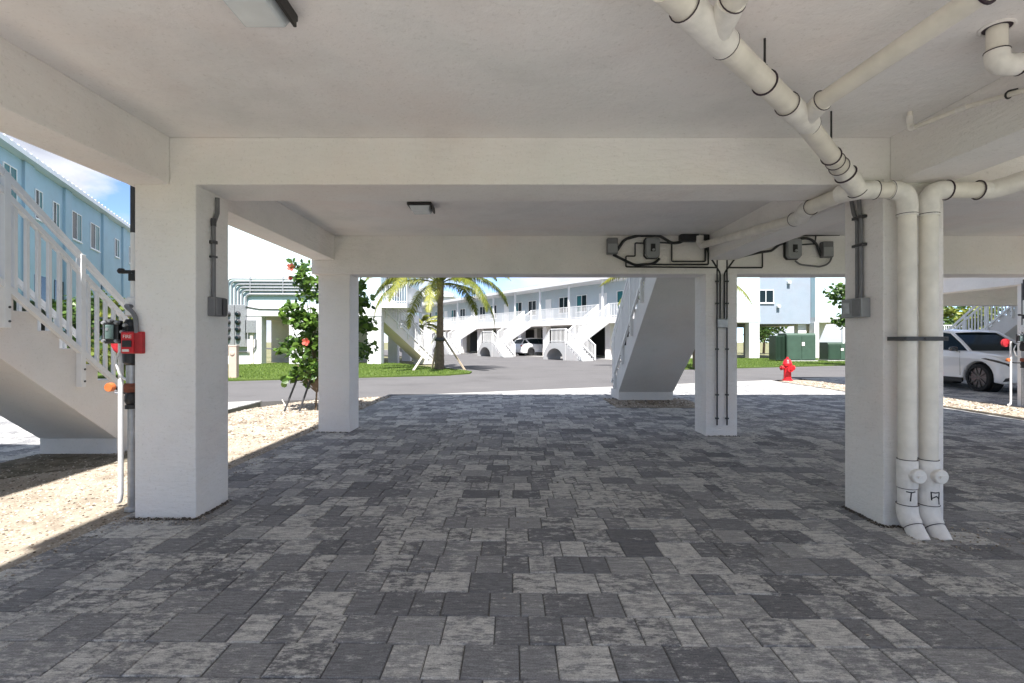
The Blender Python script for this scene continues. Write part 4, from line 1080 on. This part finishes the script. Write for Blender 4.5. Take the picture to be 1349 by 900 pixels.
# ------------------------------------------------------------------ vehicles
def offset_poly(p, o_):
    out = []; n = len(p)
    for i in range(n):
        a, b_, c_ = Vector(p[i - 1]), Vector(p[i]), Vector(p[(i + 1) % n])
        e1, e2 = (b_ - a).normalized(), (c_ - b_).normalized()
        n1, n2 = Vector((-e1.y, e1.x)), Vector((-e2.y, e2.x)); nn = n1 + n2
        if nn.length < 1e-4: nn = n1
        nn.normalize(); k = min(1.5, 1 / max(.5, nn.dot(n1)))
        out.append(tuple(b_ + nn * o_ * k))
    return out
def make_car(loc, rz, paint, label, group='parked cars'):
    t = thing('parked_car', loc, label, 'car', group, rz)
    fa, ra_, wr = 1.50, -1.29, .37       # axles, wheel radius
    def archpts(cx_, r0, rev=False):
        return [(cx_ + math.cos(a) * r0, .36 + math.sin(a) * r0) for a in [math.pi * k / 12 for k in range(13)]]
    body = [(-2.42, .50), (-2.40, .34), (-2.2, .24)]
    body += [(ra_ - .43, .26)] + archpts(ra_, .43)[::-1] + [(ra_ + .43, .26)]
    body += [(fa - .43, .26)] + archpts(fa, .43)[::-1] + [(fa + .43, .25)]
    body += [(2.30, .22), (2.42, .30), (2.45, .52), (2.44, .66), (2.36, .80), (2.18, .91), (1.85, .99), (1.30, 1.06), (1.02, 1.09), (.2, 1.10), (-1.0, 1.13), (-2.05, 1.17), (-2.30, 1.14), (-2.42, .95)]
    b = MB()
    layers = [(-.95, .07), (-.93, .03), (-.88, .005), (-.7, 0), (.7, 0), (.88, .005), (.93, .03), (.95, .07)]
    rings = []
    for y, of in layers:
        q = offset_poly(body, of); rings.append([b.bm.verts.new((x, y, z)) for x, z in q])
    for A_, B_ in zip(rings, rings[1:]):
        n = len(A_)
        for i in range(n): b._f([A_[i], A_[(i + 1) % n], B_[(i + 1) % n], B_[i]])
    b._f(rings[0][::-1]); b._f(rings[-1])
    b.build('body', paint, t, 35)
    # cabin glass
    b = MB(); base = [(-2.2, 1.08), (1.12, 1.06)]; 
    sec = [(1.10, .80, 1.075), (.35, .66, 1.60), (-.1, .64, 1.655), (-1.2, .63, 1.64), (-1.95, .64, 1.52), (-2.28, .76, 1.12)]
    side = []
    for s in (-1, 1):
        v = [b.bm.verts.new((x, s * yy, z)) for x, yy, z in sec]; lo = [b.bm.verts.new((x, s * .83, 1.09)) for x in (.35, -.1, -1.2, -1.95)]
        side.append((v, lo))
        b._f([v[0], v[1], lo[0]]); b._f([lo[0], v[1], v[2], lo[1]]); b._f([lo[1], v[2], v[3], lo[2]]); b._f([lo[2], v[3], v[4], lo[3]]); b._f([lo[3], v[4], v[5]])
    (v, l1), (u, l2) = side
    for i in range(5): b._f([v[i], u[i], u[i + 1], v[i + 1]])
    b.build('glass', GLASSD, t)
    b = MB()
    for (x0, y0, z0), (x1, y1, z1) in zip(sec[1:4], sec[2:5]):
        pass
    top = [(.42, .655, 1.585), (.30, .655, 1.625), (-.1, .645, 1.675), (-1.2, .635, 1.66), (-2.0, .64, 1.535)]
    rows = []
    for x, yy, z in top: rows.append([b.bm.verts.new((x, yy * k, z + (.025 * (1 - k * k)) - (.03 if abs(k) == 1 else 0))) for k in (-1, -.9, -.5, 0, .5, .9, 1)])
    for A_, B_ in zip(rows, rows[1:]):
        for i in range(6): b._f([A_[i], A_[i + 1], B_[i + 1], B_[i]])
    b.build('roof', paint, t, 50)
    b = MB()
    for s in (-1, 1):
        b.tube([(1.14, s * .81, 1.07), (.80, s * .745, 1.33), (.38, s * .665, 1.60), (-.1, s * .65, 1.66), (-1.2, s * .64, 1.645), (-1.95, s * .65, 1.53), (-2.26, s * .77, 1.14)], .042, 8)
        b.tube([(-1.45, s * .83, 1.12), (-1.75, s * .655, 1.56)], .07, 8)
    b.build('roof_rail', paint, t, 50)
    for s in (-1, 1):
        b = MB(); b.bar((-.28, s * .835, 1.10), (-.42, s * .655, 1.62), .07, .03)
        for x in (.98, -.33, -1.18): b.bar((x, s * .951, .40), (x - .02, s * .944, 1.06), .010, .008)
        b.box(ra_ + .45, fa - .45, s * .945 - .02, s * .945 + .02, .22, .34)
        b.build('side_trim', TRIM, t)
    for s in (-1, 1):
        for x in (.0, -1.0): b = MB(); b.box(x - .24, x - .02, s * .955 - .015, s * .955 + .015, .90, .925); b.build('door_handle', paint, t, bevel=.005)
        b = MB(); b.lathe([(.0, -.11), (.07, -.10), (.085, 0), (.07, .10), (0, .11)], (0, 0, 0), 'Y', 12)
        m_ = b.build('wing_mirror', paint if paint is not CARW else CARD, t, 40); m_.location = (.82, s * 1.0, 1.13); m_.scale = (.8, .9, .85)
        b = MB(); b.prism([(1.62, .885), (2.30, .745), (2.40, .70), (2.35, .775), (2.1, .845), (1.75, .90)], s * .905, s * .957, axisM((1, 0, 0), (0, 0, 1), (0, 1, 0), (0, 0, 0))); b.build('headlight', LAMP, t)
        b = MB(); b.box(-2.44, -2.2, s * .86 - .09, s * .86 + .088, .88, 1.03); b.build('tail_light', TAIL, t, bevel=.02)
        b = MB(); b.prism([(2.22, .30), (2.42, .34), (2.40, .42), (2.30, .40)], s * .90, s * .956, axisM((1, 0, 0), (0, 0, 1), (0, 1, 0), (0, 0, 0))); b.build('fog_lamp', TRIM, t)
    b = MB(); b.box(2.38, 2.462, -.55, .55, .30, .76); b.build('grille', TRIM, t, bevel=.03)
    b = MB(); b.box(2.462, 2.47, -.26, .26, .40, .51); b.build('number_plate', TEXTW, t)
    for x in (fa, ra_):
        for s in (-1, 1):
            b = MB(); b.lathe([(.30, -.12), (.35, -.12), (.37, -.09), (.37, .09), (.35, .12), (.27, .12), (.27, -.12)], (0, 0, 0), 'Y', 28)
            wo = b.build('wheel', TYRE, t, 40); wo.location = (x, s * .83, .37); wo.scale = (1, s, 1)
            b = MB(); b.lathe([(.262, .08), (.27, .10), (.27, .06), (.25, .05)], (0, 0, 0), 'Y', 28)
            b.lathe([(0, .09), (.06, .09), (.07, .05), (0, .05)][::-1], (0, 0, 0), 'Y', 12)
            for k in range(10):
                a = 2 * math.pi * k / 10; b.bar((math.cos(a) * .05, .075, math.sin(a) * .05), (math.cos(a) * .265, .085, math.sin(a) * .265), .035, .03)
            b.build('rim', RIM, wo, 40)
            b = MB(); b.lathe([(0, -.2), (.42, -.2), (.42, .06), (.405, .06), (.405, -.18)], (0, 0, 0), 'Y', 24)
            ao = b.build('arch_liner', TRIM, t, 40); ao.location = (x, s * .80, .37); ao.scale = (1, s, 1)
    return t
make_car((13.45, 15.25, .012), R(-90), CARW, 'white crossover car parked in the shade right of the twin drain pipes')
make_car((2.4, 49.6, 0), math.atan2(NO.y, NO.x) + math.pi, CARW, 'white car parked under the long row, beyond its second staircase')
cpos = lambda s, d: PB + UB * s - NB * d
for s, pnt, l in ((4.3, CARD, 'black car parked under the blue block, seen through the left railing'), (9.6, CARR, 'dark red car under the blue block, seen through the left railing')):
    v = cpos(s, 2.6); make_car((v.x, v.y, 0), math.atan2(NB.y, NB.x), pnt, l)

# ------------------------------------------------------------------ plants
def frond(rnd, base, az, el, L, droop, nl=80, lw=.04, ll=.66):
    """one feather leaf: curved midrib with paired, hanging leaflets"""
    b = MB(); pts = []
    d = Vector((math.cos(az), math.sin(az), 0)); p = Vector(base); e = el
    n = 16; tone = rnd.random() * .5
    for i in range(n + 1):
        pts.append(p.copy()); p = p + (d * math.cos(e) + Vector((0, 0, math.sin(e)))) * (L / n); e -= droop / n * (1 + i / n)
    b.tube(pts, [.030 * (1 - i / n) + .006 for i in range(n + 1)], 5)
    for f in b.bm.faces: b.col(f, (tone * .5 + .3, 0, 0))
    side = d.cross(Vector((0, 0, 1)))
    for k in range(nl):
        f = .14 + .86 * k / (nl - 1); i = min(n - 1, int(f * n)); q = pts[i].lerp(pts[i + 1], f * n - i)
        tg = (pts[i + 1] - pts[i]).normalized()
        l = ll * (math.sin(math.pi * min(1, f * .9 + .12)) ** .6) * rnd.uniform(.8, 1.1)
        for s in (-1, 1):
            o_ = (side * s * .85 + tg * .55 + Vector((0, 0, rnd.uniform(-.2, .15)))).normalized()
            m1 = q + o_ * l * .5 - Vector((0, 0, l * .10)); m2 = q + o_ * l * .85 - Vector((0, 0, l * rnd.uniform(.38, .7)))
            wv = tg * lw
            c = (min(1, tone + rnd.random() * .5), 0, 0)
            v = [b.bm.verts.new(x) for x in (q - wv * .5, q + wv * .5, m1 + wv * .6, m1 - wv * .6, m2)]
            b.col(b._f([v[0], v[1], v[2], v[3]]), c); b.col(b._f([v[3], v[2], v[4]]), c)
    return b
def palm(loc, h, L, nf, label, seed, r0=.19, ll=.62, dro=(.95, 1.5), els=(.05, 1.3), lean=0):
    t = thing('palm_tree', loc, label, 'palm tree', 'palms beyond the road'); rnd = random.Random(seed)
    b = MB(); n = 26
    pts = [(math.sin(i / n * 2) * .05 + lean * (i / n) ** 1.6, 0, h * i / n - .1) for i in range(n + 1)]
    rs = [r0 * (1.25 - .55 * min(1, i / n * 1.6)) * (1 + .06 * (i % 2)) if i < n - 5 else r0 * (.82 + .1 * (i - n + 5) / 5) for i in range(n + 1)]
    b.tube(pts, rs, 12); b.build('trunk', BARK, t, 50)
    for k in range(nf):
        az = k * 2.399 + rnd.uniform(-.2, .2); e = els[0] + (els[1] - els[0]) * (k + .5) / nf
        fb = frond(rnd, (pts[-1][0] + math.cos(az) * .1, math.sin(az) * .1, h - .25 + .3 * k / nf), az, e, L * rnd.uniform(.85, 1.08), rnd.uniform(*dro), ll=ll)
        fb.build('frond', PALM, t, recalc=False)
    return t
palm((-3.40, 23.9, .05), 4.2, 4.1, 24, 'palm on the lawn tip with stakes round its trunk', 11)
palm((9.22, 25.4, .05), 4.3, 4.1, 21, 'palm whose leaf tips show either side of the middle staircase', 23, lean=-.95)
palm((-8.1, 46, 0), 2.9, 2.2, 11, 'small palm in front of the far end of the long row', 31, .11, .5, (.8, 1.6), (.1, 1.3))
for i, (dx, dy, m_, l) in enumerate(((-1.05, -.9, WOODW, 'pale wooden stake bracing the lawn palm on its left'), (1.25, -.45, WOOD, 'brown wooden stake bracing the lawn palm on its right'), (-.45, .7, WOOD, 'dark wooden stake close behind the trunk of the lawn palm'))):
    b = MB(); b.bar((-3.40 + dx * 1.0, 23.9 + dy, .03), (-3.40 + dx * .12, 23.9 + dy * .12, 1.62), .07); tag(b.build('stake', m_), l, 'stake', 'stakes round the lawn palm')
b = MB(); b.tube([(-3.36 + math.cos(a) * .19, 23.9 + math.sin(a) * .19, 1.45) for a in [k * .524 for k in range(12)]], .09, 8, closed=True)
tag(b.build('trunk_band', DARKG, None, 50), 'dark band tying the stakes to the trunk of the lawn palm', 'band')

def leafblob(b, rnd, c, r, n, ls, flat=.8):
    for _ in range(n):
        v = Vector((rnd.gauss(0, 1), rnd.gauss(0, 1), rnd.gauss(0, 1))); v.normalize(); v *= r * rnd.random() ** .45
        p = Vector(c) + Vector((v.x, v.y, v.z * flat))
        d = Vector((rnd.uniform(-1, 1), rnd.uniform(-1, 1), rnd.uniform(-.7, .5))).normalized(); s = d.orthogonal().normalized()
        s = (s * math.cos(rnd.random() * 6.3) + d.cross(s) * math.sin(rnd.random() * 6.3)).normalized()
        l = ls * rnd.uniform(.6, 1.2); w_ = l * .36; nn = d.cross(s) * l * .10
        q = [p, p + d * l * .35 + s * w_ + nn, p + d * l * .75 + s * w_ * .8 + nn * .6, p + d * l, p + d * l * .75 - s * w_ * .8 + nn * .6, p + d * l * .35 - s * w_ + nn]
        vs = [b.bm.verts.new(x) for x in q]; c_ = (rnd.random(), rnd.random(), 0)
        b.col(b._f([vs[0], vs[1], vs[2], vs[3]]), c_); b.col(b._f([vs[0], vs[3], vs[4], vs[5]]), c_)
# hibiscus in front of the far left column
t = thing('hibiscus_shrub', (-4.0, 9.9, .02), 'tall hibiscus with red flowers behind the second left column', 'shrub')
rnd = random.Random(3); stems = MB(); lv = MB()
def Hp(px, py, dy=0): return P(px, py, 9.9) + Vector((0, dy, -.02)) - t.location
for (px, py, r_, n_) in ((398, 350, .16, 60), (405, 368, .22, 120), (412, 385, .26, 160), (425, 372, .2, 90), (392, 408, .22, 120), (408, 420, .30, 240), (378, 415, .12, 45), (382, 452, .20, 110), (400, 455, .30, 240), (425, 440, .34, 260), (370, 458, .10, 35), (412, 482, .28, 200), (394, 488, .2, 100), (440, 470, .34, 240), (455, 420, .36, 260), (470, 395, .30, 190), (478, 425, .24, 150), (480, 455, .22, 130), (465, 465, .28, 160), (474, 372, .12, 40), (403, 500, .14, 50), (385, 497, .1, 30), (440, 390, .3, 180)):
    for s in range(2):
        c = Hp(px, py, rnd.uniform(-.25, .25)); leafblob(lv, rnd, c, r_ * 1.02, int(n_ * .32), rnd.uniform(.10, .165))
    c = Hp(px, py); mid = Vector((.25, 0, .7)).lerp(c, .55) + Vector((0, 0, -.1)); stems.tube([(.2, 0, -.05), Vector((.22, 0, .35)), mid, c], [.022, .018, .010, .004], 6)
lv.build('foliage', LEAF, t, recalc=False); stems.build('stem', BARK, t, 50)
def flower(p, r_):
    b = MB(); rnd2 = random.Random(int(p.x * 1000))
    for k in range(5):
        a = k * 1.2566; d = Vector((math.cos(a), -.55, math.sin(a))).normalized(); s = Vector((-math.sin(a), 0, math.cos(a)))
        v = [b.bm.verts.new(p + q) for q in (Vector((0, 0, 0)), d * r_ * .5 + s * r_ * .42, d * r_ + s * r_ * .3, d * r_ * 1.06, d * r_ - s * r_ * .3, d * r_ * .5 - s * r_ * .42)]
        b.col(b._f(v), (rnd2.random(), 0, 0))
    b.tube([p, p + Vector((0, -r_ * .9, r_ * .1))], .006, 5); 
    for f in b.bm.faces[-8:] if False else []: pass
    b.build('flower', PETAL, t, recalc=False)
flower(Hp(390, 353, -.2), .085); flower(Hp(414, 449, -.38), .08); flower(Hp(386, 366, -.1), .05)
for a, c, l in (((374, 541), (391, 500), 'dark stake leaning left under the hibiscus'), ((394, 540), (409, 500), 'second thin stake under the hibiscus, right of the dark one')):
    b = MB(); p, q = P(*a, 9.75), P(*c, 9.85); p.z = .0; b.tube([p, q + (q - p) * .6], .02, 8); tag(b.build('stake', DARKG), l, 'stake', 'stakes under the hibiscus')
b = MB(); p = P(363, 527, 11.5); q = P(380, 541, 9.8); p.z = .3; q.z = .02; b.tube([p.lerp(q, .55) , q], .008, 6); tag(b.build('stake', WOODW), 'thin pale stick lying against the stake under the hibiscus', 'stick')
# grasses beside the column base
def tree(loc, h, r_, label, seed, m_=LEAFT, n=2600, ls=.34, trunk=.16, blobs=16, lo=.3):
    t = thing('tree', loc, label, 'tree', 'trees behind the buildings'); rnd = random.Random(seed); lv = MB(); st = MB()
    st.tube([(0, 0, -.1), (.1, 0, h * .3), (.05, .1, h * .6)], [trunk, trunk * .8, trunk * .5], 8)
    for k in range(blobs):
        a = rnd.random() * 6.3; rr_ = r_ * rnd.random() ** .5 * .8; z = h * (lo + (1 - lo) * rnd.random() ** .8 * .92)
        c = Vector((math.cos(a) * rr_, math.sin(a) * rr_, z)); br = r_ * rnd.uniform(.28, .48)
        leafblob(lv, rnd, c, br, n // blobs, ls); st.tube([(.05, .05, h * .35), c * .6 + Vector((0, 0, z * .25)), c], [trunk * .5, trunk * .3, .02], 6)
    lv.build('crown', m_, t, recalc=False); st.build('trunk', BARK, t, 50)
tree((-9.9, 13.3, 0), 2.9, 1.0, 'yellow green shrub behind the foot of the left staircase', 1, LEAFY, 1500, .16, .05, 14, .15)
tree((-14.5, 17.5, 0), 3.0, 1.3, 'bushy green shrub between the left staircase and the blue block', 2, LEAFT, 1600, .2, .05, 14, .1)
tree((18.6, 58, 0), 6.5, 3.6, 'green tree seen under the pale block, left of the transformers', 3, LEAFY, 2600, .5, .2)
tree((12.5, 62, 0), 6.0, 3.4, 'green tree glimpsed through the near end of the long row', 4)
tree((30.5, 62, 0), 6.5, 3.4, 'green tree behind the two transformers', 5)
tree((18.75, 27.5, 0), 4.4, 1.7, 'small tree with leaf sprigs left of the right column', 6, LEAFT, 1000, .3, .06, 12, .55)
tree((24.2, 26.8, 0), 3.6, 1.3, 'yellow green shrub behind the roof of the white car', 7, LEAFY, 1500, .22, .05, 14, .25)
tree((38, 47, 0), 6.0, 3.4, 'dark tree in the gap beyond the right staircase', 8)
tree((-40, 60, 0), 7.0, 4, 'tree behind the blue block', 9)

# far fence behind the white car
t = thing('fence', (30, 34, 0), 'white railing fence beyond the white car', 'fence')
M = frame_M((-8, 0, 0), (1, 0, 0), (0, -1, 0))
b = MB()
for x in range(0, 17, 2): b.box(x - .06, x + .06, -.1, 2.5, -.06, .06, M)
b.build('post', WMETAL, t)
railing(t, M, 0, 16, 1.35, 0, 1.1, .14, 'rail_panel')
